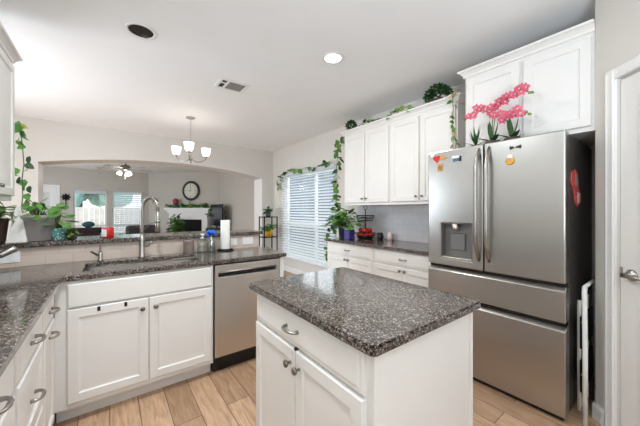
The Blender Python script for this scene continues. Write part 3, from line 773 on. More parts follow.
# ------------------------------------------------------------------ window blinds
def blind(name, horiz, a0, a1, z0, z1, p, inward, pitch, wid, tilt, label, rail=True):
    """p: plane of the blind; slats tilt about the running direction"""
    loc = (p, (a0+a1)/2, z0) if horiz == 'Y' else ((a0+a1)/2, p, z0)
    t = thing(name, loc, label, 'blind')
    def bx(mb, u0, u1, zz0, zz1, hw):
        if horiz == 'Y': mb.box(p-hw, p+hw, u0, u1, zz0, zz1, .003)
        else: mb.box(u0, u1, p-hw, p+hw, zz0, zz1, .003)
    h = MB(); bx(h, a0, a1, z1-.06, z1, .03); h.build('headrail', 'blind', t)
    sm_ = MB(); z = z1-.085
    while z > z0+.05:
        dz, dh = math.sin(tilt)*wid/2, math.cos(tilt)*wid/2
        q = [(p-inward*dh, z+dz), (p+inward*dh, z-dz)]
        pts = []
        for (pp, zz) in q:
            for u in (a0+.005, a1-.005): pts.append((pp, u, zz) if horiz == 'Y' else (u, pp, zz))
        th = V((0, 0, .003))
        P = [V(pts[0]), V(pts[1]), V(pts[3]), V(pts[2])]
        sm_.prism(P, th)
        z -= pitch
    sm_.build('slats', 'blind', t)
    b_ = MB(); bx(b_, a0, a1, z0, z0+.03, .025); b_.build('bottom_rail', 'blind', t)
    cm = MB()
    for q in (.12, .5, .88):
        u = a0+(a1-a0)*q; hw = .027
        for sg in (-1, 1):
            pt = (p+sg*hw, u) if horiz == 'Y' else (u, p+sg*hw)
            cm.tube([(pt[0], pt[1], z0+.02), (pt[0], pt[1], z1-.05)], .0015, 4)
    cm.build('cord', 'white', t)
    return t
blind('window_blind', 'Y', WY0-.02, WY1+.03, .31, 2.08, 2.998, -1, .053, .053, .5, 'white wide-slat blind on the bright window behind the vine')
blind('window_blind', 'X', .085, .93, .50, 1.945, 11.955, -1, .07, .06, .6, 'white slat blind lowered over the living room window nearer the fireplace')
tt = thing('window_blind', (-.515, 11.955, 1.86), 'white blind raised at the top of the far left living room window', 'blind')
MB().box(-.925, -.105, 11.925, 11.985, 1.885, 1.945, .003).build('headrail', 'blind', tt); MB().box(-.92, -.11, 11.93, 11.98, 1.845, 1.884, .003).build('slats', 'blind', tt)

# plants around the tall window and the right counter
vp = [(2.955, 5.47, 1.80), (2.95, 5.46, 1.95), (2.95, 5.36, 2.06), (2.945, 5.2, 2.10), (2.945, 4.9, 2.14), (2.945, 4.6, 2.10), (2.945, 4.3, 2.11), (2.945, 4.05, 2.06), (2.945, 3.8, 2.12), (2.95, 3.6, 2.13)]
vine('window_vine', vp, 'pothos vine draped along the top of the bright window blind', 30, .105, mats=['leafdark', 'leaf', 'leafpale'], jit=.04)
vine('window_vine', [(2.84, 3.06, 2.45), (2.80, 3.14, 2.40), (2.79, 3.24, 2.2), (2.78, 3.27, 1.95), (2.78, 3.25, 1.7), (2.77, 3.27, 1.5), (2.76, 3.22, 1.30)], 'pothos vine hanging down between window and wall cabinet', 40, .095, mats=['leafdark', 'leaf', 'leafpale'], jit=.04)
def trail(st, lf):
    for P in ([(2.62, 3.02, 1.12), (2.56, 3.13, 1.08), (2.52, 3.17, .9), (2.51, 3.17, .72), (2.51, 3.17, .60)], [(2.66, 3.02, 1.14), (2.66, 3.14, 1.16), (2.66, 3.18, 1.0)]):
        P = [V(p) for p in P]; st.tube(P, .003, 5)
        for k in range(11):
            q = (k+.5)/11*(len(P)-1); i = int(q); p = P[i].lerp(P[i+1], q-i); lf.leaf(p, rdir(-1, .3)+V((0, 0, -.4)), rdir(.2, 1)+V((-.8, -.6, 0)), .085, .065)
bushy('potted_plant', (2.66, 2.955, .9145), [(.07, 0), (.075, .006), (.09, .15), (.094, .155), (.094, .175), (.085, .175)], 'bluepot', 'big pothos in a navy pot at the window end of the right counter', 95, .29, .28, .10, 'leaf', extra=trail)
t = thing('snack_box', (2.60, 2.79, .9145), 'purple printed box beside the navy plant pot', 'box')
MB().box(2.545, 2.655, 2.735, 2.835, .9145, 1.045, .004).build('carton', 'purple', t); MB().box(2.548, 2.652, 2.738, 2.832, 1.0455, 1.058, .004).build('lid', 'white', t)
# two-tier wire basket
bc = V((2.82, 2.70, .9145))
t = thing('fruit_basket', bc, 'black two-tier wire basket stand on the right counter', 'basket')
def wire_basket(z, r, h, name):
    mb = MB()
    for k in range(3):
        rr = r*(.8+.2*k/2); zz = z+h*k/2
        mb.tube([bc+V((rr*math.cos(a), rr*math.sin(a), zz)) for a in [2*PI*i/24 for i in range(25)]], .003 if k < 2 else .0045, 5)
    for i in range(14):
        a = 2*PI*i/14; mb.tube([bc+V((.02*math.cos(a), .02*math.sin(a), z)), bc+V((r*.8*math.cos(a), r*.8*math.sin(a), z)), bc+V((r*math.cos(a), r*math.sin(a), z+h))], .0025, 4)
    mb.build(name, 'blackm', t)
wire_basket(.02, .15, .06, 'lower_basket'); wire_basket(.25, .12, .07, 'upper_basket')
mb = MB(); mb.tube([bc+V((0, 0, .0)), bc+V((0, 0, .40))], .006, 8); mb.tube([bc+V((.0, .03*math.cos(a), .43+.03*math.sin(a))) for a in [2*PI*i/16 for i in range(17)]], .004, 5); mb.build('pole', 'blackm', t)
mb = MB(); mb.lathe(bc, [(.10, 0), (.10, .006), (.0, .008)], (0, 0, 1), 24); mb.build('base', 'blackm', t)
proto = None; R_ = .036
tl = ['in the ring nearest the pole', 'on the heap']
spots = [(a, .088, .06) for a in [2*PI*i/8+.2 for i in range(8)]]+[(a, .062, .118) for a in [2*PI*i/4+.6 for i in range(4)]]
for a, rr, zz in spots:
    loc = bc+V((rr*math.cos(a), rr*math.sin(a), zz))
    lab = 'ripe red tomato lying in the lower wire basket' if zz < .1 else 'ripe red tomato on top of the heap in the wire basket'
    if proto is None:
        proto = thing('tomato', loc, lab, 'tomato', 'tomatoes in the lower wire basket')
        MB().ball(loc, R_, (1, 1, .84), 2).build('fruit', 'tomato', proto)
        mb = MB()
        for i in range(5): q = 2*PI*i/5; mb.leaf(loc+V((0, 0, R_*.82)), (math.cos(q), math.sin(q), .15), (0, 0, 1), .018, .009)
        mb.build('calyx', 'leafdark', proto)
    else:
        dup(proto, loc, lab, 'tomatoes in the lower wire basket' if zz < .1 else 'tomatoes on top of the heap')
t = thing('mug', (2.88, 2.49, .9145), 'black mug right of the tomatoes', 'mug')
MB().lathe((2.88, 2.49, .9145), [(.034, 0), (.038, .004), (.038, .092), (.034, .092), (.033, .01), (.001, .009)], (0, 0, 1), 20).build('body', 'black', t)
MB().tube([(2.88, 2.453, .98+.0), (2.88, 2.43, .975), (2.88, 2.427, .955), (2.88, 2.453, .935)], .005, 6).build('handle', 'black', t)
tag(MB().lathe((2.95, 2.385, .9145), [(.03, 0), (.034, .004), (.034, .07), (.026, .08), (.026, .10), (.01, .102)], (0, 0, 1), 18).build('spice_jar', mat('pale_pink_jar', (226, 200, 196), .4)), 'pale pink jar right of the black mug', 'jar')

# on top of the right wall cabinets
CZ = 2.4355
def round_bush(name, base, r, label, trunk=False, sc=(1, 1, .85)):
    base = V(base); t = thing(name, base, label, 'plant'); mb = MB()
    if trunk:
        MB().box(base.x-.05, base.x+.05, base.y-.075, base.y+.075, base.z, base.z+.035, .006).build('pot', 'darkpot', t)
        tr = MB(); tr.tube([base+V((0, .02, .03)), base+V((0, -.02, .055)), base+V((0, .02, .08)), base+V((0, .07, .10))], [.012, .01, .008, .005], 7)
        tr.tube([base+V((0, -.02, .055)), base+V((0, -.08, .085))], [.008, .005], 6); tr.build('trunk', 'bark', t)
        blobs = [((0, .07, .11), .05), ((0, .02, .135), .055), ((0, -.04, .13), .05), ((0, -.09, .10), .042), ((0, .11, .075), .035), ((0, -.12, .075), .03)]
    else:
        MB().lathe(base, [(.03, 0), (.035, .003), (.04, .035), (.034, .035)], (0, 0, 1), 16).build('pot', 'darkpot', t)
        blobs = [((0, 0, .03+r*.8), r)]
    for c, rr in blobs:
        for k in range(int(260*(rr/.08)**2)):
            d_ = rdir(-1.2, 1.5); p = base+V(c)+V((d_.x*rr*sc[0], d_.y*rr*sc[1], d_.z*rr*sc[2]))*random.uniform(.55, 1)
            mb.leaf(p, d_+rdir(-.6, .9)*.7, rdir(-.5, 1), .030, .022)
    mb.build('foliage', 'leafdark', t)
round_bush('topiary_ball', (2.76, 2.92, CZ), .07, 'small round green topiary on the wall cabinet by the window')
round_bush('bonsai_tree', (2.74, 1.60, CZ), .1, 'spreading dark green bonsai on top of the wall cabinet near the fridge', True)
vine('cabinet_vine', [(2.74, 2.74, CZ+.03), (2.72, 2.6, CZ+.075), (2.71, 2.45, CZ+.03), (2.72, 2.32, CZ+.02)], 'pale vine lying on the cabinet top beside the round topiary', 11, .07, mats=['leafpale', 'leafdark'])
vine('cabinet_vine', [(2.72, 2.24, CZ+.012), (2.70, 2.10, CZ+.06), (2.71, 1.98, CZ+.06), (2.72, 1.85, CZ+.02)], 'leafy vine lying on the cabinet top left of the bonsai', 13, .07, mats=['leaf', 'leafdark', 'leafpale'])
vine('hanging_vine', [(2.76, 1.42, 2.45), (2.68, 1.40, 2.46), (2.648, 1.385, 2.42), (2.645, 1.375, 2.28), (2.65, 1.385, 2.12), (2.645, 1.375, 1.98), (2.65, 1.38, 1.87)], 'pale variegated vine hanging from the cabinet end beside the fridge', 22, .06, mats=['leafpale', 'leaf', 'pinkc', 'leafpale'], jit=.03)
# red berries tuck into that vine

# ------------------------------------------------------------------ orchids and air plant on the fridge
FZ = 1.8005
def orchid(base, stems, label, pot='darkpot'):
    base = V(base); t = thing('orchid', base, label, 'orchid')
    MB().lathe(base, [(.04, 0), (.045, .003), (.052, .026), (.047, .026)], (0, 0, 1), 20).build('pot', pot, t)
    top = base+V((0, 0, .024))
    lf = MB()
    for k in range(7):
        a = 2*PI*k/7+.3; lf.leaf(top, (math.cos(a), math.sin(a), 2.6 if k % 2 else .5), (math.cos(a), math.sin(a), 1), (.16 if k % 2 else .11), .04)
    lf.build('leaves', 'leafdark', t)
    st = MB()
    for P, nfl in stems:
        P = [top]+[V(p) for p in P]; st.tube(P, .003, 6)
        L_ = len(P)-1
        for k in range(nfl):
            q = .35*L_+.65*L_*k/(nfl-1) if nfl > 1 else L_
            q = min(q, L_-1e-4); i = int(q); p = P[i].lerp(P[i+1], q-i)+V((-.02, random.uniform(-.012, .012), random.uniform(-.025, .025)))
            bl = MB(); nrm = V((-.8, -.35+random.uniform(-.5, .5), random.uniform(-.2, .4))).normalized(); x, y, _ = frame_from(nrm)
            for j in range(5):
                a = 2*PI*j/5+PI/2; d_ = x*math.cos(a)+y*math.sin(a)+nrm*.15; bl.leaf(p, d_, nrm, .034, .032 if j in (1, 4) else .022)
            bl.mi = 1; bl.ball(p+nrm*.006, .007, sub=1); bl.build('flower', ['pink', 'pinkc'], t)
        e = P[-1]
        ed = (P[-1]-P[-2]).normalized(); st.tube([e, e+ed*.05], .0022, 5)
        for k in range(4): MB().ball(e+ed*(.012*k+.012)+V((0, 0, random.choice((-.008, .008)))), .0095-.001*k, (1, 1, 1.2), 1).build('bud', 'leafpale', t)
    st.build('stem', 'stem', t);
    return t
orchid((2.31, .90, FZ), [([(2.31, .90, 1.98), (2.33, .89, 2.06), (2.32, .82, 2.11), (2.30, .745, 2.145), (2.30, .69, 2.13)], 15), ([(2.33, .89, 2.02), (2.31, .92, 2.07), (2.29, .98, 2.085), (2.28, 1.05, 2.055)], 11)], 'pink orchid with tall arching sprays on the fridge top')
orchid((2.31, .77, FZ), [([(2.31, .79, 1.93), (2.33, .84, 2.01), (2.31, .80, 2.01), (2.29, .75, 2.0), (2.29, .70, 1.985)], 16)], 'lower pink orchid right of the taller one on the fridge')
t = thing('air_plant', (2.31, 1.02, FZ), 'spiky green air plant left of the orchids on the fridge', 'plant')
MB().lathe((2.31, 1.02, FZ), [(.025, 0), (.03, .003), (.033, .02), (.028, .02)], (0, 0, 1), 16).build('pot', 'darkpot', t)
lf = MB(); c = V((2.31, 1.02, FZ+.016))
for k in range(16):
    a = 2*PI*k/16; up = .4+1.6*(k % 3)/1.3; lf.leaf(c, (math.cos(a), math.sin(a), up), (math.cos(a), math.sin(a), 1), .10+.03*(k % 3), .018)
lf.build('leaves', 'leafdark', t)

# fridge magnets (front face x = FX, right side y = FY0)
def magnet(yz, r, name, label, m, shape):
    y, z = yz; t = thing(name, (FX-.004, y, z), label, 'magnet', None)
    shape(t, y, z, r, m); return t
def sh_heart(t, y, z, r, m):
    P = []
    for k in range(20):
        a = 2*PI*k/20; P.append((FX-.007, y+r*.062*(16*math.sin(a)**3), z+r*.062*(13*math.cos(a)-5*math.cos(2*a)-2*math.cos(3*a)-math.cos(4*a))))
    MB().prism(P, (.0065, 0, 0)).build('plate', m, t)
magnet((1.325, 1.775), .02, 'fridge_magnet', 'small white round magnet at the top left fridge corner', 'white', lambda t, y, z, r, m: MB().lathe((FX-.0005, y, z), [(r, 0), (r, .006), (r*.7, .009)], (-1, 0, 0), 16).build('plate', m, t))
magnet((1.288, 1.742), .034, 'fridge_magnet', 'red heart magnet on the left fridge door', 'red', sh_heart)
magnet((1.232, 1.742), .03, 'fridge_magnet', 'brown leaf-shaped magnet right of the red heart', 'tan', lambda t, y, z, r, m: MB().prism([(FX-.006, y+r*1.1, z-.012), (FX-.006, y+r*.2, z-.02), (FX-.006, y-r*1.1, z-.004), (FX-.006, y-r*.2, z+.02), (FX-.006, y+r*.8, z+.016)], (.0055, 0, 0)).build('plate', m, t))
magnet((1.258, 1.665), .03, 'fridge_magnet', 'tan rectangular magnet hanging below the red heart', 'tan', lambda t, y, z, r, m: (MB().box(FX-.006, FX-.0005, y-.022, y+.022, z-.032, z+.032, .002).build('plate', m, t), MB().box(FX-.0075, FX-.0061, y-.014, y+.014, z-.02, z+.012).build('picture', 'gold', t)))
magnet((1.115, 1.717), .03, 'fridge_magnet', 'small blue grey picture magnet on the left fridge door', 'white', lambda t, y, z, r, m: (MB().box(FX-.006, FX-.0005, y-.042, y+.042, z-.026, z+.026, .002).build('plate', m, t), MB().box(FX-.0075, FX-.0061, y-.036, y+.036, z-.022, z+.006).build('picture', 'skyblue', t), MB().box(FX-.0085, FX-.0062, y-.038, y-.02, z-.024, z+.022).build('border', 'black', t)))
def bow(t, y, z, r, m):
    mb = MB()
    for s_ in (1, -1): mb.prism([(FX-.007, y+s_*.004, z-.004), (FX-.007, y+s_*.032, z-.013), (FX-.007, y+s_*.034, z+.011), (FX-.007, y+s_*.004, z+.004)], (.0065, 0, 0))
    mb.build('bow', m, t); MB().box(FX-.010, FX-.0072, y-.006, y+.006, z-.006, z+.006, .001).build('knot', 'steelh', t)
magnet((.717, 1.738), .03, 'fridge_magnet', 'black bow-shaped clip magnet high on the right fridge door', 'black', bow)
def blob(t, y, z, r, m):
    MB().lathe((FX-.0005, y, z+.016), [(.018, 0), (.018, .005), (.012, .008)], (-1, 0, 0), 16).build('top', 'white', t)
    MB().lathe((FX-.0005, y, z-.012), [(.027, 0), (.027, .005), (.02, .008)], (-1, 0, 0), 18).build('flower', 'yellow', t)
    MB().lathe((FX-.008, y, z-.012), [(.009, 0), (.008, .003)], (-1, 0, 0), 12).build('center', 'tan', t)
magnet((.748, 1.66), .03, 'fridge_magnet', 'white and yellow magnet below the black bow clip', 'yellow', blob)
t = thing('paper_craft', (2.462, .457, 1.45), 'red and pink paper craft hanging on the fridge side', 'decoration')
P = [(2.43, 1.555), (2.46, 1.575), (2.485, 1.545), (2.49, 1.45), (2.515, 1.42), (2.51, 1.36), (2.48, 1.335), (2.462, 1.36), (2.45, 1.44), (2.425, 1.50)]
MB().prism([(2.34+(x-2.425)*2.9, .4585, z) for x, z in P], (0, -.005, 0)).build('backing', 'fleshpink', t)
P = [(2.455, 1.545), (2.475, 1.525), (2.478, 1.47), (2.46, 1.47)]
MB().prism([(2.34+(x-2.425)*2.9, .4532, z) for x, z in P], (0, -.002, 0)).build('panel', 'greypot', t)
P = [(2.475, 1.43), (2.502, 1.42), (2.5, 1.37), (2.48, 1.35)]
MB().prism([(2.34+(x-2.425)*2.9, .4532, z) for x, z in P], (0, -.002, 0)).build('panel', 'pinkc', t)

# ------------------------------------------------------------------ folded step ladder by the fridge
t = thing('step_ladder', (2.45, .41, 0), 'folded white step ladder standing between the fridge and the wall', 'ladder')
mb = MB()
for x in (2.31, 2.66): mb.tube([(x, .385, .0), (x, .385, .45), (x+.003, .388, .76), (x+.01, .39, .80), (x+.03, .392, .835)], .013, 10)
mb.tube([(2.34, .392, .835), (2.69, .392, .835)], .011, 8); mb.build('front_frame', 'whitem', t)
mb = MB()
for x in (2.385, 2.60): mb.tube([(x, .425, .04), (x, .425, .70), (x+.008, .424, .735)], .011, 10)
mb.tube([(2.385, .425, .06), (2.60, .425, .06)], .009, 8); mb.build('rear_frame', 'whitem', t)
for z0 in (.18, .45): MB().box(2.326, 2.644, .400, .413, z0, z0+.20, .004).build('tread', 'blackm', t)
mb = MB()
for z0 in (.30, .62):
    mb.lathe((2.31, .399, z0), [(.006, 0), (.005, .004)], (-.4, 1, 0), 10)
mb.build('rivet', 'steelh', t)

# ------------------------------------------------------------------ ceiling fittings
def can(c, r, lit, label):
    t = thing('recessed_light', (c[0], c[1], H), label, 'ceiling light')
    MB().lathe((c[0], c[1], H), [(r+.022, -.001), (r+.02, -.007), (r, -.006), (r, -.0005)], (0, 0, 1), 36, cap=False).build('trim_ring', 'white', t)
    if lit: MB().lathe((c[0], c[1], H), [(r-.001, -.005), (r-.001, -.001)], (0, 0, 1), 36).build('lamp', 'lampglow', t)
    else:
        MB().lathe((c[0], c[1], H), [(r-.001, -.004), (r-.001, -.001)], (0, 0, 1), 36).build('baffle', 'black', t)
        MB().lathe((c[0]+.03, c[1]+.05, H), [(r*.28, -.007), (r*.3, -.003)], (0, 0, 1), 20).build('bulb', 'darkgrey', t)
    return t
can((.19, 2.51), .082, False, 'dark unlit recessed ceiling light at the left')
can((1.594, 1.923), .072, True, 'glowing recessed ceiling light above the island')
can((1.95, 7.4), .07, True, 'small glowing recessed light on the living room ceiling')
added_can = can((.1, 1.5), .072, True, 'unseen recessed fill light added between the left counter and the island')
added_can['kind'] = 'structure'     # fixture added for the fill lamp, above the frame
o = area('fill_lamp_near', (.1, 1.5, H-.02), (0, 0, 0), .25, .25, 21, (.88, .96, 1))  # fill lamp added to brighten the pantry wall and cabinet fronts
o = area('recessed_lamp', (1.594, 1.923, H-.02), (0, 0, 0), .13, .13, 9, (1, .95, .88))
# vent
t = thing('ceiling_vent', (1.06, 3.02, H), 'white rectangular air vent on the kitchen ceiling', 'vent')
vx0, vx1, vy0, vy1 = .91, 1.22, 2.89, 3.14
MB().grid([vx0, vx0+.03, vx0+.08, vx0+.105, vx1-.03, vx1], [vy0, vy0+.03, vy0+.09, vy0+.11, vy1-.03, vy1], {(1, 1), (1, 3), (3, 1), (3, 2), (3, 3)}, lambda u, v, k: (u, v, H-.0085+.008*k)).build('frame', 'white', t)
MB().box(vx0+.029, vx0+.081, vy0+.029, vy1-.029, H-.003, H-.0006).build('duct_opening', 'black', t)
mb = MB()
MBx = MB().box(vx0+.104, vx1-.029, vy0+.029, vy1-.029, H-.0025, H-.0006).build('backing', 'darkgrey', t)
for k in range(12):
    x = vx0+.110+k*.0135; mb.box(x, x+.009, vy0+.03, vy1-.03, H-.0065, H-.0045)
mb.build('louvers', 'greypot', t)

# chandelier over the nook
cc = V((.95, 4.42, 0))
t = thing('chandelier', (cc.x, cc.y, H), 'nickel three-arm chandelier with white glass shades over the nook', 'chandelier')
MB().lathe((cc.x, cc.y, H), [(.062, 0), (.06, -.012), (.02, -.028), (.004, -.03)], (0, 0, 1), 24).build('canopy', 'steelh', t)
mb = MB()
for k in range(11):
    z = H-.03-k*.033; pts = []
    for i in range(13):
        a = 2*PI*i/12; u = .008*math.cos(a); q = .02*math.sin(a); pts.append((cc.x+(u if k % 2 else 0), cc.y+(0 if k % 2 else u), z-.018+q))
    mb.tube(pts, .0022, 5)
mb.build('chain', 'steelh', t)
MB().lathe((cc.x, cc.y, 2.0), [(.004, 0), (.016, .012), (.01, .03), (.022, .05), (.024, .065), (.012, .09), (.009, .2), (.014, .21), (.008, .23), (.006, .30)], (0, 0, 1), 18).build('column', 'steelh', t)
for k in range(3):
    a = math.atan2(-.977, -.21)+k*2*PI/3-.09; dd = V((math.cos(a), math.sin(a), 0)); c = cc+dd*.235
    mb = MB(); mb.tube([cc+V((0, 0, 2.06))+dd*.015, cc+dd*.08+V((0, 0, 2.025)), cc+dd*.17+V((0, 0, 2.04)), c+V((0, 0, 2.09)), c+V((0, 0, 2.115))], .008, 8)
    mb.lathe(c+V((0, 0, 2.11)), [(.012, 0), (.028, .008), (.03, .02)], (0, 0, 1), 16); ar = mb.build('arm', 'steelh', t)
    MB().lathe(c+V((0, 0, 2.125)), [(.03, 0), (.048, .02), (.060, .06), (.066, .11), (.069, .125), (.066, .125), (.056, .06), (.044, .022), (.028, .006)], (0, 0, 1), 24, cap=False).build('lamp_shade', 'shadeglow', ar)
    point('chandelier_bulb', c+V((0, 0, 2.20)), .4, .04)
# ceiling fan in the living room
fc = V((.33, 9.0, 0))
t = thing('ceiling_fan', (fc.x, fc.y, H), 'white ceiling fan with lit glass shades in the living room', 'ceiling fan')
MB().lathe((fc.x, fc.y, H), [(.07, 0), (.065, -.03), (.02, -.06), (.014, -.065), (.014, -.16), (.05, -.17), (.105, -.19), (.115, -.25), (.10, -.30), (.05, -.32)], (0, 0, 1), 28).build('motor_housing', mat('fan_nickel', (120, 116, 112), .35, .8), t)
for k in range(5):
    a = 2*PI*k/5+.25; R3 = Matrix.Translation(fc+V((0, 0, H-.27)))@Matrix.Rotation(a, 4, 'Z')@Matrix.Rotation(.21, 4, 'X')
    mb = MB(); mb.box(.17, .64, -.068, .068, -.004, .004, .003, mtx=R3); bl = mb.build('blade', 'greypot', t)
    MB().box(.09, .21, -.018, .018, -.012, -.004, .002, mtx=R3).build('blade_arm', 'steelh', bl)
for k in range(3):
    a = 2*PI*k/3-.9; dd = V((math.cos(a), math.sin(a), 0)); c = fc+dd*.11+V((0, 0, H-.335))
    mb = MB(); mb.lathe(c, [(.025, 0), (.05, -.03), (.062, -.085), (.058, -.11), (.0, -.112)], (0, 0, 1)-V((0, 0, 0)) if False else (-dd.x*.35, -dd.y*.35, 1), 18); mb.build('lamp_shade', 'shadeglow', t)
mb = MB(); mb.tube([(fc.x, fc.y, H-.32), (fc.x, fc.y, H-.52)], .004, 6); mb.ball((fc.x, fc.y, H-.53), .012, sub=1); mb.build('pull_chain', 'steelh', t)
point('fan_bulb', (fc.x, fc.y, H-.52), 10, .08)

# ------------------------------------------------------------------ plant shelf in the nook corner
sx, sy = 2.74, 5.50
t = thing('plant_shelf', (sx, sy, 0), 'black three-tier metal plant shelf in the nook corner', 'shelf')
mb = MB()
for dx in (-.15, .15):
    for dy in (-.12, .12): mb.box(sx+dx-.01, sx+dx+.01, sy+dy-.01, sy+dy+.01, 0, 1.17)
mb.build('frame', 'blackm', t)
for z in (.30, .72, 1.15): MB().box(sx-.165, sx+.165, sy-.135, sy+.135, z, z+.018, .003).build('shelf_board', 'blackm', t)
bushy('potted_plant', (sx, sy, 1.1685), [(.045, 0), (.05, .004), (.06, .09), (.054, .09)], 'darkgrey', 'dark-leaved plant on the top tier of the black shelf', 20, .11, .12, .10, 'leafdark')
bushy('potted_plant', (sx, sy-.03, .7385), [(.06, 0), (.068, .004), (.085, .13), (.089, .134), (.089, .15), (.08, .15)], 'yellow', 'green plant in a yellow pot on the black shelf', 44, .19, .14, .10, 'leaf')
bushy('potted_plant', (sx-.02, sy-.02, .3185), [(.04, 0), (.045, .004), (.055, .1), (.048, .1)], 'terra', 'small plant in a tan pot on the lowest shelf tier', 14, .08, .14, .07, 'leafyel')
t = thing('wall_picture', (3.03, 5.62, 1.28), 'narrow white framed picture on the wall left of the window', 'picture')
MB().rings((3.0395, 5.54, 1.36), (0, 1, 0), Zv, (-1, 0, 0), .17, .52, [(0, 0), (0, .02), (.014, .022), (.018, .014)]).build('frame', 'white', t)
MB().box(3.0225, 3.0245, 5.56, 5.69, 1.38, 1.86).build('print', 'clockface', t)

# ------------------------------------------------------------------ living room
fm = (fa+fb)/2
def fp(s, out, z): return fa+fd*s+fn*out+V((0, 0, z))       # along the diagonal wall
FL = (fb-fa).length
s0, s1 = .86, 2.66
t = thing('fireplace', fp((s0+s1)/2, 0, 0), 'white mantel fireplace with black firebox across the living room corner', 'fireplace')
def obox(mb, sa, sb, oa, ob, za, zb):
    mb.prism([fp(sa, oa, za), fp(sb, oa, za), fp(sb, ob, za), fp(sa, ob, za)], (0, 0, zb-za)); return mb
obox(MB(), s0, s1, .004, .27, 1.32, 1.38).build('mantel_shelf', 'trim', t)
mb = MB(); obox(mb, s0+.06, s1-.06, .004, .24, 1.27, 1.32); obox(mb, s0+.1, s1-.1, .004, .21, 1.20, 1.27)
obox(mb, s0+.14, s0+.36, .004, .18, 0, 1.20); obox(mb, s1-.36, s1-.14, .004, .18, 0, 1.20); obox(mb, s0+.36, s1-.36, .004, .18, .98, 1.20)
mb.build('surround', 'trim', t)
obox(MB(), s0+.362, s1-.362, .01, .05, .0, .978).build('firebox', 'firebrick', t)
# garland and clock on the mantel
def mv(s, o_, z): return fp(s, o_, z)
vine('mantel_garland', [mv(s0+.03+(s1-s0-.02)*k/14, .19, 1.43+.04*(k % 2)) for k in range(14)]+[mv(s1+.02, .26, 1.36), mv(s1+.02, .30, 1.2), mv(s1, .30, 1.08)], 'leafy green garland lying along the white mantel shelf', 110, .12, mats=['leafpale', 'leaf', 'leafdark'], jit=.05, down=.5)
sc_ = 1.77
t = thing('wall_clock', fp(sc_, .1, 1.70), 'large round clock with thick black frame above the mantel', 'clock')
cz_ = fp(sc_, .012, 1.99)
MB().lathe(cz_, [(.26, 0), (.345, 0), (.35, .02), (.33, .045), (.275, .04), (.26, .02)], fn, 40).build('frame', 'black', t)
MB().lathe(cz_+fn*.014, [(.265, 0), (.265, .01)], fn, 40).build('face', 'clockface', t)
for k in range(12):
    a = 2*PI*k/12; u = fd*math.sin(a)+Zv*math.cos(a); p = cz_+fn*.047
    MB().tube([p+u*.185, p+u*.235], .006 if k % 3 else .009, 4).build('numeral', 'black', t)
mb = MB(); p = cz_+fn*.049; mb.tube([p, p+(fd*.0+Zv)*.15], .006, 5); mb.tube([p, p+(-fd*.95+Zv*-.1)*.1], .008, 5); mb.lathe(p, [(.016, 0), (.014, .006)], fn, 12); mb.build('hands', 'black', t)
mb = MB(); pz = fp(sc_, .10, 1.3805); mb.lathe(pz, [(.05, 0), (.05, .01), (.015, .03), (.02, .10), (.012, .17), (.03, .235)], (0, 0, 1), 14); tag(mb.build('candlestick', 'gold'), 'short gold candlestick on the mantel below the clock', 'candlestick')
t = thing('figurine', fp(1.26, .16, 1.3805), 'red and blue figurine at the left of the mantel', 'figurine')
mb = MB(); q = fp(1.26, .16, 1.3805); mb.lathe(q, [(.09, 0), (.1, .01), (.06, .1), (.05, .13)], (0, 0, 1), 14); mb.build('base', mat('slate_blue', (84, 100, 140), .5, var=.2), t)
mb = MB(); mb.ball(q+V((0, 0, .22)), .11, (.9, .8, 1.15), 2, .06); mb.build('bouquet', mat('dusty_red', (150, 62, 74), .7, var=.5, scale=30), t)
# wall ornaments
def star(name, c, n, r, m, label):
    c = V(c); t = thing(name, c, label, 'wall decor'); x, y, _ = frame_from(n); mb = MB()
    for k in range(8):
        a = 2*PI*k/8; mb.leaf(c+V(n)*.006, x*math.cos(a)+y*math.sin(a)+V(n)*.1, n, r, r*.6)
    mb.build('petals', m, t); MB().ball(c+V(n)*.012, r*.32, sub=2).build('center', m, t); return t
star('wall_flower', fp(.30, .05, 1.63), fn, .14, 'gold', 'gold metal flower hanging on the wall left of the mantel')
t = star('wall_sconce', (-1.12, 11.995, 1.72), (0, -1, 0), .13, 'blackm', 'dark metal flower sconce between the door and the far window')
mb = MB(); mb.tube([(-1.12, 11.985, 1.68), (-1.12, 11.96, 1.5), (-1.11, 11.97, 1.35)], .012, 6); mb.build('stem', 'blackm', t)
# TV on its stand
t = thing('television', (2.72, 9.05, .72), 'flat black television on a stand right of the fireplace', 'television')
tm = Matrix.Translation(V((2.74, 9.15, 0)))@Matrix.Rotation(.0, 4, 'Z')
MB().box(-.02, .02, -.6, .6, .80, 1.49, .006, mtx=tm).build('housing', 'black', t)
MB().box(-.023, -.0205, -.585, .585, .815, 1.475, mtx=tm).build('screen', 'tv', t)
mb = MB(); mb.box(-.1, .1, -.22, .22, .721, .735, mtx=tm); mb.box(-.012, .012, -.05, .05, .735, .81, mtx=tm); mb.build('foot', 'black', t)
t = thing('media_console', (2.78, 9.1, 0), 'low dark cabinet carrying the television', 'cabinet')
MB().box(2.56, 2.99, 8.45, 9.70, .05, .72, .006).build('body', 'armgrey', t)
for y0 in (8.47, 8.89, 9.31): MB().rings((2.56, y0, .08), (0, 1, 0), Zv, (-1, 0, 0), .38, .60, FR).build('door', 'armgrey', t)
MB().box(2.60, 2.96, 8.5, 9.65, 0, .05).build('plinth', 'black', t)
# plant in front of the firebox
pb = fp(1.66, .62, 0)
bushy('floor_plant', pb, [(.12, 0), (.13, .01), (.17, .42), (.18, .43), (.18, .46), (.16, .46)], 'darkpot', 'bushy green plant standing before the firebox', 150, .27, .72, .16, 'leaf')
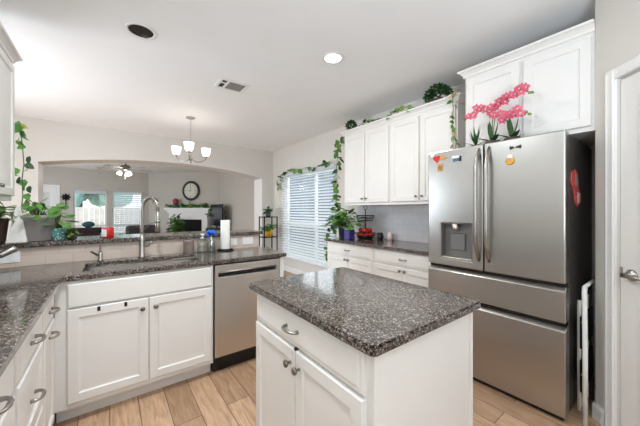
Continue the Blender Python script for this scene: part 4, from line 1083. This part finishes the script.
# armchairs
def armchair(c, yaw, m, top, label, wd=.86):
    t = thing('armchair', c, label, 'armchair'); R4 = Matrix.Translation(V(c))@Matrix.Rotation(yaw, 4, 'Z'); h = wd/2
    mb = MB(); mb.box(-h+.12, h-.12, -.36, .30, .18, .44, .05, 3, R4); mb.build('seat', m, t)
    mb = MB(); mb.box(-h+.05, h-.05, .22, .42, .20, top, .08, 4, R4); mb.build('backrest', m, t)
    for sg in (-1, 1):
        mb = MB(); mb.box(sg*(h-.07)-.08, sg*(h-.07)+.08, -.38, .36, .12, .62, .05, 3, R4); mb.build('arm', m, t)
        for yy in (-.3, .32): mb = MB(); mb.box(sg*(h-.1)-.025, sg*(h-.1)+.025, yy-.025, yy+.025, 0, .13, mtx=R4); mb.build('leg', 'bark', t)
    return t
armchair((-.55, 10.3, 0), 0+PI, 'armdark', .83, 'dark floral armchair below the far left living room window', .95)
armchair((.72, 9.7, 0), PI+.15, 'armgrey', .88, 'charcoal armchair in front of the blind-covered living room window', .95)
mb = MB(); mb.ball((-.47, 9.97, .912), .105, (1.35, .75, .8), 3, .02); tag(mb.build('throw_pillow', 'teal'), 'teal pillow resting on top of the dark floral armchair', 'pillow')

# ------------------------------------------------------------------ outside
struct(MB().box(-9, 9, 12.3, 24, -.2, -.1).build('ground_outside', 'grass'))
struct(MB().box(3.4, 12, -2, 12, -.2, -.1).build('ground_side', 'grass'))
struct(MB().box(6.2, 6.3, -1, 12, -.1, 4.2).build('window_backdrop', mat('backdrop_grey_blue', (140, 146, 158), .9, var=.05, scale=2)))  # backdrop added beyond the tall window so the blind gaps look darker
t = thing('garden_fence', (0, 17.5, 0), 'pale plank fence outside the living room windows', 'fence')
mb = MB()
for k in range(60): mb.box(-6+k*.2, -6+k*.2+.19, 17.5, 17.53, -.1, 1.45)
mb.build('boards', 'fencewood', t)
t = thing('garden_tree', (-1.3, 19.5, -.1), 'blue-green tree beyond the fence outside the far left window', 'tree')
MB().tube([(-1.3, 19.5, -.1), (-1.25, 19.5, 2.2)], [.16, .1], 8).build('trunk', 'bark', t)
mb = MB()
for k in range(28):
    d_ = rdir(-.9, 1.2); mb.ball(V((-1.3, 19.5, 2.7))+V((d_.x*2.0, d_.y*1.2, d_.z*1.1)), .75, sub=2, jit=.12)
mb.build('crown', 'treeteal', t)
